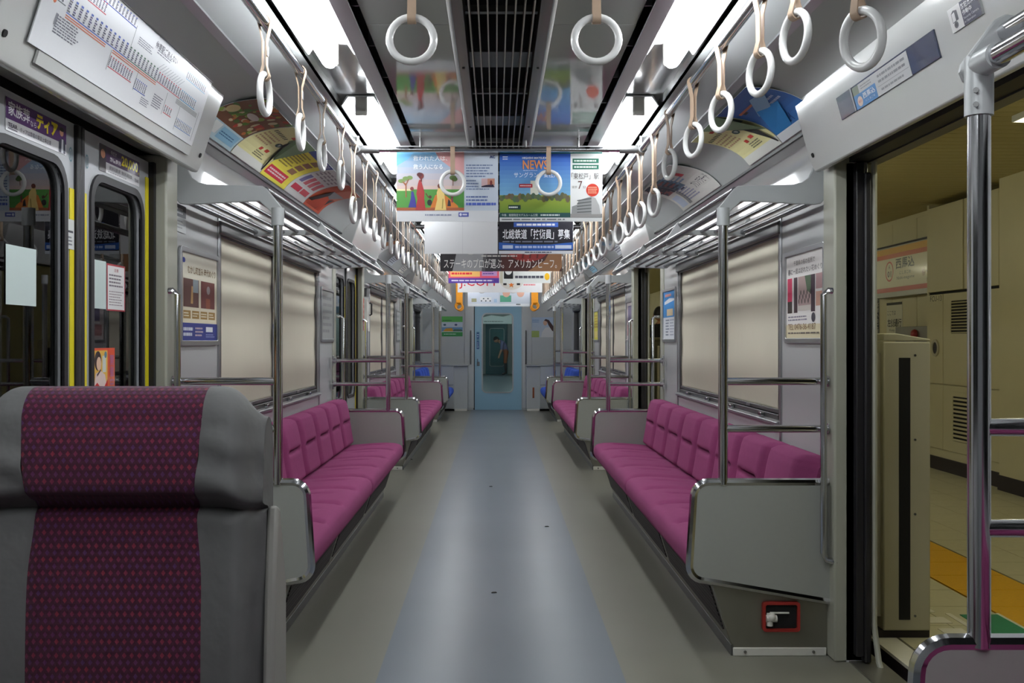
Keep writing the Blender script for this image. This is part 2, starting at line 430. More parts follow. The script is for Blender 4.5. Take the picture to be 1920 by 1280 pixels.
for sx in (1, -1):
    root = struct(thing('wall_right' if sx > 0 else 'wall_left', (sx * XW, 0, 0)))
    WALLS[sx] = root
    for bi, (a, b) in enumerate(BAYS):
        w0, w1 = WIN[bi]; m = MB(sx)
        m.box(XW, 1.36, a, w0, 0, 1.86); m.box(XW, 1.36, w1, b, 0, 1.86)
        m.box(XW, 1.36, w0, w1, 0, WZ0); m.box(XW, 1.36, w0, w1, WZ1, 1.86)
        m.build('wall_panel', 'wall', root, smooth=0)
        # ribbed joint trims on the stainless panel
        for yy in (w0 - 0.045, w1 + 0.02):
            MB(sx).box(1.282, 1.292, yy, yy + 0.025, 0.70, 1.76).build('joint_trim', 'alu', root, bevel=0.003)
        MB(sx).box(1.284, 1.292, a + 0.16, b - 0.16 if bi < 3 else b, 1.762, 1.775).build('joint_trim', 'alud', root)
        # door posts
        if bi > 0: MB(sx).box(1.245, 1.37, a, a + 0.13, 0, 1.892).build('door_post', 'post', root, bevel=0.008)
        if bi < 3: MB(sx).box(1.278, 1.37, b - 0.13, b, 0, 1.86).build('door_post', 'post', root, bevel=0.008)
        # glossy panel above the windows
        prof = [(1.288, 1.775), (1.2875, 1.87), (1.284, 1.93), (1.278, 1.97), (1.256, 2.003), (1.207, 2.02)]
        m = MB(sx); ya, yb = (a if bi == 0 else a + 0.05), (b if bi == 3 else b - 0.05)
        m.grid(lambda u, v: ((lambda k, f: (prof[k][0] + (prof[k + 1][0] - prof[k][0]) * f, ya + (yb - ya) * u, prof[k][1] + (prof[k + 1][1] - prof[k][1]) * f))(min(4, int(v * 5 + 1e-6)), v * 5 - min(4, int(v * 5 + 1e-6)))), 8, 5)
        m.build('upper_panel', 'gloss', root)
    # curved cove over the whole length with a black joint under it and a bright strip above
    m = MB(sx); n = 24
    m.grid(lambda u, v: (arc_at(v * ARCL)[0][0], Y0 + (YE - Y0) * u, arc_at(v * ARCL)[0][1]), 12, n)
    m.build('cove_panel', 'cove', root)
    MB(sx).box(1.200, 1.212, Y0, YE, 2.016, 2.028).build('cove_joint', 'rubber', root, smooth=0)
    MB(sx).prism([(0.900, 2.150), (0.905, 2.166), (0.872, 2.172), (0.870, 2.158)], 'y', Y0, YE).build('cove_strip', 'alu', root)
    # outer skin so that no light leaks in
    MB(sx).prism([(1.37, 1.86), (1.42, 1.86), (1.42, 2.40), (0.0, 2.42), (0.0, 2.38), (1.37, 2.36)], 'y', Y0, YE).build('outer_skin', 'alud', root)
    m = MB(sx)
    for a, b in BAYS: m.box(1.374, 1.39, a + (0 if a < 0 else 0.02), b - (0 if b > 17 else 0.02), -0.3, 1.95)
    m.build('outer_wall_sheet', 'post', root)

ce = struct(thing('ceiling', (0, 7.8, ZC)), 'grey ceiling with two lamp rows')
for sx in (1, -1):
    MB(sx).prism([(0.874, 2.166), (0.70, 2.205), (0.70, 2.225), (0.874, 2.19)], 'y', Y0, YE).build('side_panel', 'ceil2', ce)
    MB(sx).prism([(0.70, 2.205), (0.70, 2.26), (0.50, 2.26), (0.50, 2.27), (0.71, 2.27), (0.71, 2.205)], 'y', Y0, YE).build('lamp_channel', 'ceil2', ce)
    MB(sx).prism([(0.505, 2.200), (0.505, 2.262), (0.49, 2.262), (0.475, 2.205), (0.452, 2.200), (0.452, 2.192), (0.505, 2.188)], 'y', Y0, YE).build('edge_strip', 'alu', ce, bevel=0.002)
    MB(sx).box(0.425, 0.455, Y0, YE, 2.26, 2.275).build('air_slot', 'black', ce)
    y = Y0; k = 0
    while y < YE - 0.1:                              # ceiling boards, each its own piece
        e = min(YE, y + 1.62)
        MB(sx).box(0.165, 0.428, y + 0.002, e - 0.002, ZC, ZC + 0.014).build('ceiling_panel', 'ceil', ce, bevel=0.002)
        y = e
    for j in range(46):                              # little bridges across the air slot
        MB(sx).box(0.426, 0.455, Y0 + 0.2 + j * 0.41, Y0 + 0.206 + j * 0.41, 2.21, 2.262).build('slot_bridge', 'alu', ce, smooth=0) if 5 <= j <= 30 else None

gr = thing('air_grille', (0, 7.8, 2.19), 'long dark air-conditioning grille with thin slats down the ceiling centre', 'grille')
for sx in (1, -1):
    MB(sx).prism([(0.165, 2.198), (0.165, 2.206), (0.128, 2.206), (0.118, 2.25), (0.112, 2.25), (0.116, 2.190), (0.152, 2.190)], 'y', Y0, YE).build('frame', 'gframe', gr)
    MB(sx).box(0.150, 0.153, Y0, YE, 2.187, 2.192).build('frame_edge', 'alu', gr, smooth=0)
    for yy in (3.62, 4.62, 4.98, 6.4, 8.0): MB(sx).cyl((0.135, yy, 2.186), (0.135, yy, 2.192), 0.005, 8).build('screw', 'black', gr)
for i in range(8):
    x = -0.098 + 0.028 * i
    MB().box(x - 0.0022, x + 0.0022, Y0, YE, 2.188, 2.222).build('slat', 'slat', gr, smooth=0)
MB().box(-0.125, 0.125, Y0, YE, 2.36, 2.37).build('duct_back', 'black', gr, smooth=0)
for sx in (1, -1): MB(sx).box(0.118, 0.125, Y0, YE, 2.25, 2.37).build('duct_side', 'black', gr, smooth=0)
y = 2.55
bf = None
while y < 17:
    if bf is None:
        bf = MB().box(-0.115, 0.115, y, y + 0.20, 2.232, 2.24).build('baffle', 'baffle', gr, smooth=0)
        cb = MB().box(-0.115, 0.115, y + 0.56, y + 0.585, 2.225, 2.245).build('cross_bar', 'baffle', gr, smooth=0)
    else:
        share(bf, 'baffle', gr, (0, y - 2.55, 0)); share(cb, 'cross_bar', gr, (0, y - 2.55, 0))
    y += 1.02

# near end wall behind the camera (seen in reflections only)
struct(MB().box(-1.42, 1.42, Y0 - 0.05, Y0, 0, 2.4).build('wall_front', 'wall_end', smooth=0))

# ---------------------------------------------------------------- end wall with blue door
we = struct(thing('wall_back', (0, YE, 0)))
DX0, DX1, DZ = -0.385, 0.425, 1.80
m = MB(); m.box(-1.42, DX0 - 0.02, YE, YE + 0.06, 0, 2.38); m.box(DX1 + 0.02, 1.42, YE, YE + 0.06, 0, 2.38); m.box(DX0 - 0.02, DX1 + 0.02, YE, YE + 0.06, DZ, 2.38)
m.build('wall_panel', 'wall_end', we, smooth=0)
MB().box(DX0 - 0.022, DX0, YE - 0.004, YE + 0.05, 0, DZ).build('door_seal', 'rubber', we, smooth=0)
MB().box(DX1, DX1 + 0.03, YE - 0.006, YE + 0.05, 0, DZ).build('door_trim', 'alu', we, smooth=0)
for sx, x in ((-1, -0.455), (1, 0.50)):
    MB().tube([(x, YE, 1.37), (x, YE - 0.05, 1.36), (x, YE - 0.05, 0.80), (x, YE, 0.79)], 0.012, 8).build('grab_handle', 'alud', we)
for x0, x1 in ((-0.56, -0.40), (0.44, 0.60)):
    MB().box(x0, x1, YE - 0.012, YE, 0.03, 2.05).build('pilaster', 'wall_end', we, bevel=0.004)
bd = struct(thing('door_4', (0.02, YE + 0.03, 0)), 'blue sliding end door with a tall rounded window')
WX0, WX1, WZa, WZb = -0.245, 0.265, 0.31, 1.655
def rrect(x0, x1, z0, z1, r, n=6):
    P = []
    for cx, cz, a0 in ((x1 - r, z1 - r, 0), (x0 + r, z1 - r, PI / 2), (x0 + r, z0 + r, PI), (x1 - r, z0 + r, 1.5 * PI)):
        for i in range(n + 1): P.append((cx + r * math.cos(a0 + PI / 2 * i / n), cz + r * math.sin(a0 + PI / 2 * i / n)))
    return P
def frame_ring(mb, outer, inner, ax, a, b, m=0):
    """closed band between two loops with equally many points, extruded a..b along ax"""
    n = len(outer); P = {'y': lambda p, t: (p[0], t, p[1]), 'x': lambda p, t: (t, p[0], p[1])}[ax]
    vs = [P(p, a) for p in outer] + [P(p, a) for p in inner] + [P(p, b) for p in outer] + [P(p, b) for p in inner]
    fs = []
    for i in range(n):
        j = (i + 1) % n
        fs += [(i, j, n + j, n + i), (2 * n + j, 2 * n + i, 3 * n + i, 3 * n + j), (j, i, 2 * n + i, 2 * n + j), (n + i, n + j, 3 * n + j, 3 * n + i)]
    return mb.add(vs, fs, m)
def leaf_with_window(mb, u0, u1, z0, z1, wu0, wu1, wz0, wz1, r, ax, a, b):
    """flat leaf with a rounded opening (outer loop is the rectangle resampled to match)"""
    inn = rrect(wu0, wu1, wz0, wz1, r)
    n = len(inn) // 4; out = []
    corners = [(u1, z1), (u0, z1), (u0, z0), (u1, z0)]
    for k, (cx, cz) in enumerate(corners):
        for i in range(n): out.append((cx, cz))
    return frame_ring(mb, out, inn, ax, a, b)
leaf_with_window(MB(), DX0, DX1, 0.0, DZ, WX0, WX1, WZa, WZb, 0.07, 'y', YE + 0.012, YE + 0.042).build('leaf', 'bluedoor', bd, smooth=30)
frame_ring(MB(), rrect(WX0 - 0.022, WX1 + 0.022, WZa - 0.022, WZb + 0.022, 0.09), rrect(WX0, WX1, WZa, WZb, 0.07), 'y', YE + 0.004, YE + 0.014).build('window_frame', 'alu', bd)
MB().box(WX0, WX1, YE + 0.024, YE + 0.029, WZa, WZb).build('pane', 'glass', bd, smooth=0)
MB().box(-0.345, -0.30, YE + 0.0, YE + 0.012, 0.76, 0.83).build('handle_plate', 'alud', bd, bevel=0.004)
MB().tube([(-0.335, YE - 0.0, 0.82), (-0.335, YE - 0.025, 0.83), (-0.335, YE - 0.025, 0.88)], 0.008, 8).build('handle', 'chrome', bd)
A = Art(0.05, 0.30).rect(0, 0, 1, 1, s(96, 132, 154)).rect(0.1, 0, 0.9, 0.45, s(40, 78, 128), 2).rect(0.1, 0.6, 0.9, 0.95, s(46, 84, 130), 2).lines(0.2, 0.05, 0.8, 0.4, 5, s(190, 205, 220)).lines(0.2, 0.65, 0.8, 0.9, 2, s(190, 205, 220))
A.build('sticker', plane_map((-0.355, YE + 0.0115, 1.05), (1, 0, 0), (0, 0, 1), (0, -1, 0)), bd)

# gangway and the next car, seen through the end door
nx = struct(thing('wall_gangway', (0, 18, 0)))
m = MB(); m.box(-0.62, -0.56, YE + 0.06, 18.3, 0, 2.1); m.box(0.56, 0.62, YE + 0.06, 18.3, 0, 2.1); m.box(-0.62, 0.62, YE + 0.06, 18.3, 2.05, 2.1)
m.build('gangway_lining', 'wall_end', nx, smooth=0)
struct(MB().box(-1.42, 1.42, YE + 0.05, 36.2, -0.06, -0.002).build('floor_next_car', 'floor', smooth=0))
nc = struct(thing('wall_next_car', (0, 27, 0)))
for sx in (1, -1):
    MB(sx).box(1.29, 1.36, 18.3, 36.2, 0, 2.3).build('wall_panel', 'wall', nc, smooth=0)
    MB(sx).box(0.56, 1.36, 18.3, 18.36, 0, 2.3).build('end_panel', 'wall_end', nc, smooth=0)
    MB(sx).box(0.75, 1.29, 19.5, 33.5, 0.25, 0.44).build('bench_block', 'plum', nc, bevel=0.03)
    MB(sx).box(1.18, 1.29, 19.5, 33.5, 0.44, 0.78).build('bench_back', 'plum', nc, bevel=0.03)
    MB(sx).box(0.39, 1.36, 35.6, 35.66, 0, 2.3).build('end_panel', 'wall_end', nc, smooth=0)
MB().box(-1.36, 1.36, 18.3, 36.2, ZC, ZC + 0.05).build('ceiling_board', 'ceil2', nc, smooth=0)
MB().box(-0.39, 0.39, 35.6, 35.66, 1.8, 2.3).build('end_panel', 'wall_end', nc, smooth=0)
nd = struct(thing('door_5', (0.02, 35.6, 0)), 'teal end door at the far end of the next car')
leaf_with_window(MB(), -0.39, 0.40, 0, 1.8, -0.23, 0.26, 0.29, 1.62, 0.06, 'y', 35.6, 35.64).build('leaf', 'teal', nd)
MB().box(-0.23, 0.26, 35.615, 35.62, 0.29, 1.62).build('pane', 'dglass', nd, smooth=0)
frame_ring(MB(), rrect(-0.25, 0.28, 0.27, 1.64, 0.08), rrect(-0.23, 0.26, 0.29, 1.62, 0.06), 'y', 35.59, 35.6).build('window_frame', 'alu', nd)
MB().box(-0.7, 0.7, 38.5, 38.55, 0, 2.3).build('lobby_back', 'teal', nc, smooth=0)

# ================================================================ lamps
lamp0 = None
def make_lamp(y0, sx, tube='tube', name='ceiling_lamp'):
    t = thing(name, (sx * 0.60, y0, ZC))
    MB(sx).prism([(0.515, 2.213), (0.52, 2.213), (0.545, 2.250), (0.655, 2.250), (0.68, 2.213), (0.685, 2.213), (0.66, 2.256), (0.54, 2.256)], 'y', y0, y0 + 1.46).build('reflector', 'pan', t)
    L = y0 + 1.44
    MB(sx).tube([(0.60, y0 + 0.03, 2.178), (0.60, y0 + 0.045, 2.178), (0.60, L - 0.03, 2.178), (0.60, L, 2.178)], [0.019, 0.026, 0.026, 0.019], 12).build('tube', tube, t)
    for yy in (y0 + 0.005, L): MB(sx).box(0.574, 0.626, yy, yy + 0.022, 2.172, 2.256).build('end_socket', 'white', t, bevel=0.006)
    return t
lamps = {}
for sx in (1, -1):
    for k in range(8):
        y = -0.14 + 2.22 * k
        lab = f"{ORD[k - 1] if k else 'overhead'} fluorescent ceiling lamp from the camera in the {SIDE[sx]} row" if k else f"fluorescent ceiling lamp above the camera in the {SIDE[sx]} row"
        if k == 0: lamps[sx] = make_lamp(y, sx); tag(lamps[sx], lab, 'lamp', 'fluorescent ceiling lamps')
        else: dup(lamps[sx], (0, 2.22 * k, 0), lab)
nl = {}
for sx in (1, -1):
    nl[sx] = make_lamp(20.0, sx, 'ntube'); tag(nl[sx], f"first lamp of the {SIDE[sx]} row through the next car and added lobby", 'lamp', 'next car lamps')
    for k in range(1, 5): dup(nl[sx], (0, 3.8 * k if k < 4 else 16.4, 0), f"{ORD[k]} lamp of the {SIDE[sx]} row through the next car and added lobby")  # last pair is added behind the teal door to brighten its window

# ================================================================ doors
def closed_leaf(root, sx, y0, y1, meet):
    """one closed leaf; meet: the y at which the two leaves meet"""
    lf = leaf_with_window(MB(sx), y0, y1, 0.01, 1.86, (y0 + 0.11), (y1 - 0.11), 0.72, 1.715, 0.075, 'x', 1.3050, 1.3400).build('leaf', 'door', root, smooth=30)
    frame_ring(MB(sx), rrect(y0 + 0.085, y1 - 0.085, 0.695, 1.74, 0.095), rrect(y0 + 0.11, y1 - 0.11, 0.72, 1.715, 0.075), 'x', 1.2970, 1.3100).build('window_gasket', 'rubber', lf)
    MB(sx).box(1.3180, 1.3240, y0 + 0.105, y1 - 0.105, 0.715, 1.72).build('pane', 'dglass', lf, smooth=0)
    e0, e1 = (y1 - 0.028, y1) if abs(y1 - meet) < 0.01 else (y0, y0 + 0.028)
    MB(sx).box(1.2920, 1.3420, e0, e1, 0.01, 1.86).build('edge_rubber', 'rubber', lf, bevel=0.006)
    t0, t1 = (e0 - 0.034, e0 - 0.004) if e1 == y1 else (e1 + 0.004, e1 + 0.034)
    MB(sx).box(1.3020, 1.3055, t0, t1, 0.3, 1.66).build('yellow_strip', 'yellow', lf, smooth=0)
    o0, o1 = (y0 + 0.03, y0 + 0.06) if e1 == y1 else (y1 - 0.06, y1 - 0.03)
    MB(sx).box(1.3020, 1.3055, o0, o1, 0.3, 1.80).build('yellow_strip', 'yellow', lf, smooth=0)
    return lf
LEAVES = []
for k, (a, b) in enumerate(DOORS):
    r = struct(thing(f'door_{k + 1}', (-1.34, (a + b) / 2, 0)), f'closed pair of grey sliding doors with dark windows, {ORD[k]} doorway from the camera')
    c = (a + b) / 2
    LEAVES.append((r, closed_leaf(r, -1, a, c, c), closed_leaf(r, -1, c, b, c)))
    for yy in (a - 0.0, b - 0.025): MB(-1).box(1.285, 1.35, yy, yy + 0.025, 0, 1.86).build('frame_rubber', 'rubber', r)
for k, (a, b) in enumerate(DOORS):
    r = struct(thing(f'door_{k + 6}', (1.34, (a + b) / 2, 0)), f'open doorway to the platform, {ORD[k]} from the camera')
    for e, d in ((a, 1), (b, -1)):
        MB(1).box(1.315, 1.345, e, e + d * 0.035, 0.03, 1.86).build('frame_rubber', 'rubber', r, bevel=0.004)
        lf = MB(1).box(1.346, 1.366, e + d * -0.5, e + d * 0.012, 0.01, 1.86).build('retracted_leaf', 'door', r, bevel=0.003)
        MB(1).box(1.343, 1.368, e + d * 0.012, e + d * 0.045, 0.01, 1.82).build('edge_rubber', 'rubber', lf, bevel=0.006)
        MB(1).tube([(1.382, e + d * 0.03, 1.9), (1.382, e + d * 0.03, 0.15), (1.388, e + d * 0.06, 0.02), (1.395, e + d * 0.12, -0.06)], 0.011, 8).build('outer_jamb', 'post', r)
    MB(1).box(1.30, 1.42, a, b, 1.865, 1.90).build('lintel_rubber', 'rubber', r, smooth=0)

# door headers -------------------------------------------------------------
HL = [(1.33, 1.90), (1.20, 1.875), (1.186, 1.845), (1.160, 1.842), (1.148, 1.865), (1.118, 1.96), (1.085, 2.060), (1.052, 2.150), (1.048, 2.168), (1.06, 2.182), (1.33, 2.20)]
HR = [(1.33, 1.90), (1.245, 1.875), (1.231, 1.845), (1.205, 1.842), (1.193, 1.865), (1.163, 1.96), (1.137, 2.06), (1.113, 2.15), (1.112, 2.170), (1.122, 2.184), (1.33, 2.20)]
head = {}
for sx in (1, -1):
    for k, (a, b) in enumerate(DOORS):
        y0, y1 = a - 0.20, b + 0.10
        lab = f"glossy white header box over the {ORD[k]} doorway on the {SIDE[sx]}"
        if k == 0:
            t = thing('door_header', (sx * 1.2, a, 1.84), lab, 'header box', 'header boxes over the doors'); head[sx] = t
            MB(sx).prism(HR if sx > 0 else HL, 'y', y0, y1).build('casing', 'head', t, smooth=40, bevel=0.006)
            MB(sx).box(1.055 if sx < 0 else 1.10, 1.075 if sx < 0 else 1.12, y1 - 0.4, y1 - 0.28, 2.183, 2.19).build('catch', 'rubber', t)
            for yy in (y0 + 0.05, y1 - 0.05):
                zz = 1.90; xx = 1.137 if sx < 0 else 1.182
                MB(sx).cyl((xx + 0.01, yy, zz + 0.004), (xx - 0.004, yy, zz - 0.002), 0.009, 10).build('lock_hole', 'black', t)
        else: dup(head[sx], (0, PER * k, 0), lab)
    # yellow tab lettering strip under the header is dark lip
    for k, (a, b) in enumerate(DOORS): pass

# ================================================================ windows and blinds
for sx in (1, -1):
    for bi, (w0, w1) in enumerate(WIN):
        t = struct(thing(f'window_{(bi + 1) if sx > 0 else (bi + 5)}', (sx * 1.3, w0, WZ0)))
        mid = (w0 + w1) / 2 - 0.12
        frame = MB(sx)
        for y0, y1 in ((w0, w0 + 0.03), (w1 - 0.03, w1)) + (((mid - 0.02, mid + 0.02),) if bi != 3 else ()): frame.box(1.292, 1.35, y0, y1, WZ0, WZ1)
        frame.box(1.292, 1.35, w0, w1, WZ0, WZ0 + 0.025)
        frame.box(1.292, 1.35, w0, w1, WZ1 - 0.02, WZ1)
        frame.build('window_frame', 'alud', t, bevel=0.003)
        MB(sx).box(1.334, 1.338, w0 + 0.02, w1 - 0.02, WZ0 + 0.02, WZ1 - 0.01).build('pane', 'dglass', t, smooth=0)
        MB(sx).prism([(1.272, WZ1 - 0.012), (1.272, WZ1 + 0.045), (1.290, WZ1 + 0.052), (1.290, WZ1 - 0.012)], 'y', w0 - 0.04, w1 + 0.04).build('blind_case', 'alud', t, bevel=0.004)
        MB(sx).prism([(1.290, WZ0 - 0.028), (1.266, WZ0 - 0.02), (1.266, WZ0 - 0.006), (1.290, WZ0 + 0.002)], 'y', w0 - 0.02, w1 + 0.02).build('window_sill', 'alu', t, bevel=0.003)
        if bi == 0 and sx > 0 or bi in (1, 2):
            for q in range(4):
                yy = w0 + 0.25 + q * 0.62
                MB(sx).box(1.268, 1.29, yy, yy + 0.05, WZ0 + 0.003, WZ0 + 0.022).build('latch', 'chrome', t, bevel=0.003)
def blind(sx, y0, y1, zb, label):
    t = thing('window_blind', (sx * 1.3, (y0 + y1) / 2, zb), label, 'blind', 'cream window blinds')
    m = MB(sx)
    fn = lambda u, v: (1.306 + 0.0035 * math.sin(v * 19 + 1.3 * math.sin(u * 2.1 + y0)) * (0.35 + 0.65 * v) + 0.002 * math.sin(u * 5 + v * 4), y0 + (y1 - y0) * u, zb + (WZ1 + 0.0 - zb) * v)
    m.grid(fn, 16, 60)
    ob = m.build('fabric', 'blind', t)
    sd = ob.modifiers.new('thickness', 'SOLIDIFY'); sd.thickness = 0.0012
    MB(sx).box(1.297, 1.315, y0, y1, zb - 0.016, zb + 0.004).build('pull_bar', 'alud', t, bevel=0.003)
    MB(sx).box(1.290, 1.297, (y0 + y1) / 2 - 0.04, (y0 + y1) / 2 + 0.04, zb - 0.012, zb).build('pull_tab', 'alu', t)
BW = {1: 'first', 2: 'second'}
for sx in (1, -1):
    for bi in (1, 2):
        w0, w1 = WIN[bi]; mid = (w0 + w1) / 2 - 0.12
        blind(sx, w0 + 0.032, mid - 0.022, 0.875, f"cream roller blind of the nearer pane in the {BW[bi]} window on the {SIDE[sx]}")
        blind(sx, mid + 0.022, w1 - 0.032, 0.875, f"cream roller blind of the farther pane in the {BW[bi]} window on the {SIDE[sx]}")

# ================================================================ benches
def smooth01(x): x = max(0, min(1, x)); return x * x * (3 - 2 * x)
def back_section(y0, y1, n, sx, name, m, parent):
    """backrest cushion for n people: raised columns with a tuft line, rolled top"""
    p = (y1 - y0) / n
    prof = [(1.275, 0.40), (1.150, 0.395), (1.140, 0.42), (1.150, 0.47), (1.159, 0.52), (1.167, 0.57), (1.175, 0.62), (1.184, 0.67), (1.194, 0.71), (1.206, 0.735), (1.225, 0.747), (1.250, 0.746), (1.270, 0.735), (1.275, 0.71)]
    pts = []
    for i in range(len(prof) - 1):
        k = 4 if 2 <= i <= 8 else 1
        for j in range(k): t = j / k; pts.append((prof[i][0] + (prof[i + 1][0] - prof[i][0]) * t, prof[i][1] + (prof[i + 1][1] - prof[i][1]) * t))
    pts.append(prof[-1]); K = len(pts)
    NU = n * 22
    def fn(u, v):
        j = min(K - 1, round(v * (K - 1))); x, z = pts[j]; y = y0 + (y1 - y0) * u
        ph = ((y - y0) / p) % 1.0 if u < 1 else 0.0
        d = min(ph, 1 - ph)                                   # 0 at the groove
        front = smooth01((1.262 - x) / 0.05) * smooth01((z - 0.39) / 0.05)
        col_ = smooth01((d - 0.035) / 0.085)
        end = 1 - smooth01(min(u, 1 - u) * (y1 - y0) / 0.035)
        tuft = math.exp(-((z - 0.595) / 0.010) ** 2) * smooth01((d - 0.16) / 0.08)
        bulge = 0.046 * col_ - 0.036 * tuft - 0.03 * end * front
        bulge += 0.014 * math.cos((ph - 0.5) * PI) * (1 if z > 0.6 else 0.4)
        return (x - bulge * front, y, z + (0.008 * col_ - 0.01 * end) * smooth01((z - 0.69) / 0.05))
    mb = MB(sx); mb.grid(fn, NU, K - 1, flip=True)
    a = [fn(0, j / (K - 1)) for j in range(K)]; b = [fn(1, j / (K - 1)) for j in range(K)]
    mb.add(a, [tuple(range(K))]); mb.add(b, [tuple(range(K))[::-1]])
    return mb.build(name, m, parent, smooth=60)
def seat_section(y0, y1, n, sx, name, m, parent):
    p = (y1 - y0) / n
    prof = [(1.20, 0.30), (0.775, 0.285), (0.745, 0.30), (0.727, 0.335), (0.724, 0.37), (0.732, 0.395), (0.752, 0.41), (0.79, 0.418), (0.86, 0.420), (0.94, 0.416), (1.02, 0.410), (1.10, 0.404), (1.17, 0.40), (1.20, 0.395)]
    pts = []
    for i in range(len(prof) - 1):
        k = 3 if 6 <= i <= 11 else (2 if i in (2, 3, 4, 5) else 1)
        for j in range(k): t = j / k; pts.append((prof[i][0] + (prof[i + 1][0] - prof[i][0]) * t, prof[i][1] + (prof[i + 1][1] - prof[i][1]) * t))
    pts.append(prof[-1]); K = len(pts); NU = n * 20
    def fn(u, v):
        j = min(K - 1, round(v * (K - 1))); x, z = pts[j]; y = y0 + (y1 - y0) * u
        bow = 0.10 * math.sin(max(0, min(1, (x - 0.72) / 0.45)) * PI)
        t = ((y - y0) / p - bow) ; ph = t % 1.0; d = min(ph, 1 - ph)
        d2 = abs(((t + 0.5) % 1.0) - 0.5)
        top = smooth01((z - 0.36) / 0.03); edge = smooth01((x - 0.745) / 0.06)
        g = math.exp(-(d / 0.05) ** 2) * 0.034 * edge
        h = math.exp(-((abs(ph - 0.5)) / 0.03) ** 2) * 0.020 * smooth01((x - 0.82) / 0.06) * smooth01((1.05 - x) / 0.06)
        puff = 0.010 * math.sin(ph * PI)
        end = 1 - smooth01(min(u, 1 - u) * (y1 - y0) / 0.03)
        return (x + 0.012 * end * (1 - smooth01((x - 0.73) / 0.05)), y, z + (puff - g - h - 0.012 * end) * top)
    mb = MB(sx); mb.grid(fn, NU, K - 1, flip=True)
    a = [fn(0, j / (K - 1)) for j in range(K)]; b = [fn(1, j / (K - 1)) for j in range(K)]
    mb.add(a, [tuple(range(K))]); mb.add(b, [tuple(range(K))[::-1]])
    return mb.build(name, m, parent, smooth=60)
def bench(y0, y1, n, sx, colr, label, group, cock=False):
    t = thing('bench_seat', (sx * 1.0, y0, 0), label, 'bench', group)
    secs = 2 if n > 4 else 1
    L = (y1 - y0) / secs
    for q in range(secs):
        back_section(y0 + q * L + 0.003, y0 + (q + 1) * L - 0.003, n // secs, sx, 'backrest', colr, t)
        seat_section(y0 + q * L + 0.002, y0 + (q + 1) * L - 0.002, n // secs, sx, 'seat_cushion', colr, t)
    # stainless plinth with sloping mesh front
    ya, yb = y0 - 0.03, y1 + 0.03
    MB(sx).prism([(1.285, 0.005), (0.895, 0.005), (0.872, 0.06), (0.80, 0.285), (1.285, 0.30)], 'y', ya, yb).build('plinth', 'steel', t, bevel=0.004)
    nb = max(1, round((yb - ya) / 1.25)); bl = (yb - ya) / nb
    for q in range(nb):
        c0, c1 = ya + q * bl + 0.05, ya + (q + 1) * bl - 0.05
        dx, dz = 0.80 - 0.872, 0.285 - 0.06
        P = lambda f, o: (0.872 + dx * f - 0.0045 * o, 0.06 + dz * f - 0.0015 * o)
        f0, f1 = 0.12, 0.86
        MB(sx).prism([P(f0, 1), P(f1, 1), P(f1, -1), P(f0, -1)], 'y', c0, c1).build('mesh_cover', 'mesh', t, smooth=0)
    MB(sx).prism([(0.790, 0.272), (0.775, 0.290), (0.80, 0.296), (0.806, 0.276)], 'y', ya, yb).build('front_rail', 'alud', t)
    MB(sx).prism([(0.897, 0.0), (0.878, 0.0), (0.878, 0.04), (0.887, 0.045)], 'y', ya, yb).build('floor_strip', 'alud', t)
    MB(sx).box(0.885, 1.24, ya - 0.008, ya, 0.0, 0.032).build('kick_strip', 'white', t, bevel=0.003)
    for xx in (0.93, 1.19): MB(sx).cyl((xx, ya - 0.012, 0.017), (xx, ya - 0.006, 0.017), 0.006, 8).build('screw', 'chrome', t)
    return t
BEN = {}
NAMEB = {1: 'first', 2: 'second'}
for sx in (1, -1):
    lab = f"long plum velour bench between the first and second doorways on the {SIDE[sx]}"
    BEN[sx] = bench(3.83, 7.62, 8, sx, 'plum', lab, 'long plum benches')
    dup(BEN[sx], (0, PER, 0), f"long plum velour bench between the second and third doorways on the {SIDE[sx]}")
    bench(14.74, 16.72, 4, sx, 'blue', f"short blue priority bench by the end wall on the {SIDE[sx]}", 'blue priority benches')
dup(BEN[1], (0, -5.87, 0), 'long plum bench beside the camera ahead of the first platform doorway')

# emergency door cock in the first platform-side bench end
dc = thing('door_cock_box', (1.02, 3.8, 0.18), 'red-framed emergency door valve recess under the bench beside the open doorway', 'valve box')
frame_ring(MB(), rrect(0.995, 1.137, 0.095, 0.208, 0.012), rrect(1.006, 1.126, 0.106, 0.197, 0.008), 'y', 3.782, 3.80).build('frame', 'red', dc)
MB().box(1.0, 1.13, 3.792, 3.799, 0.10, 0.20).build('recess', 'black', dc, smooth=0)
m = MB(); m.cyl((1.022, 3.785, 0.118), (1.022, 3.785, 0.165), 0.012, 10); m.cyl((1.008, 3.785, 0.145), (1.048, 3.785, 0.145), 0.014, 10); m.ball((1.028, 3.783, 0.15), 0.018)
m.build('valve', 'white', dc)
MB().box(1.022, 1.095, 3.780, 3.786, 0.164, 0.170).build('lever', 'white', dc, bevel=0.001)

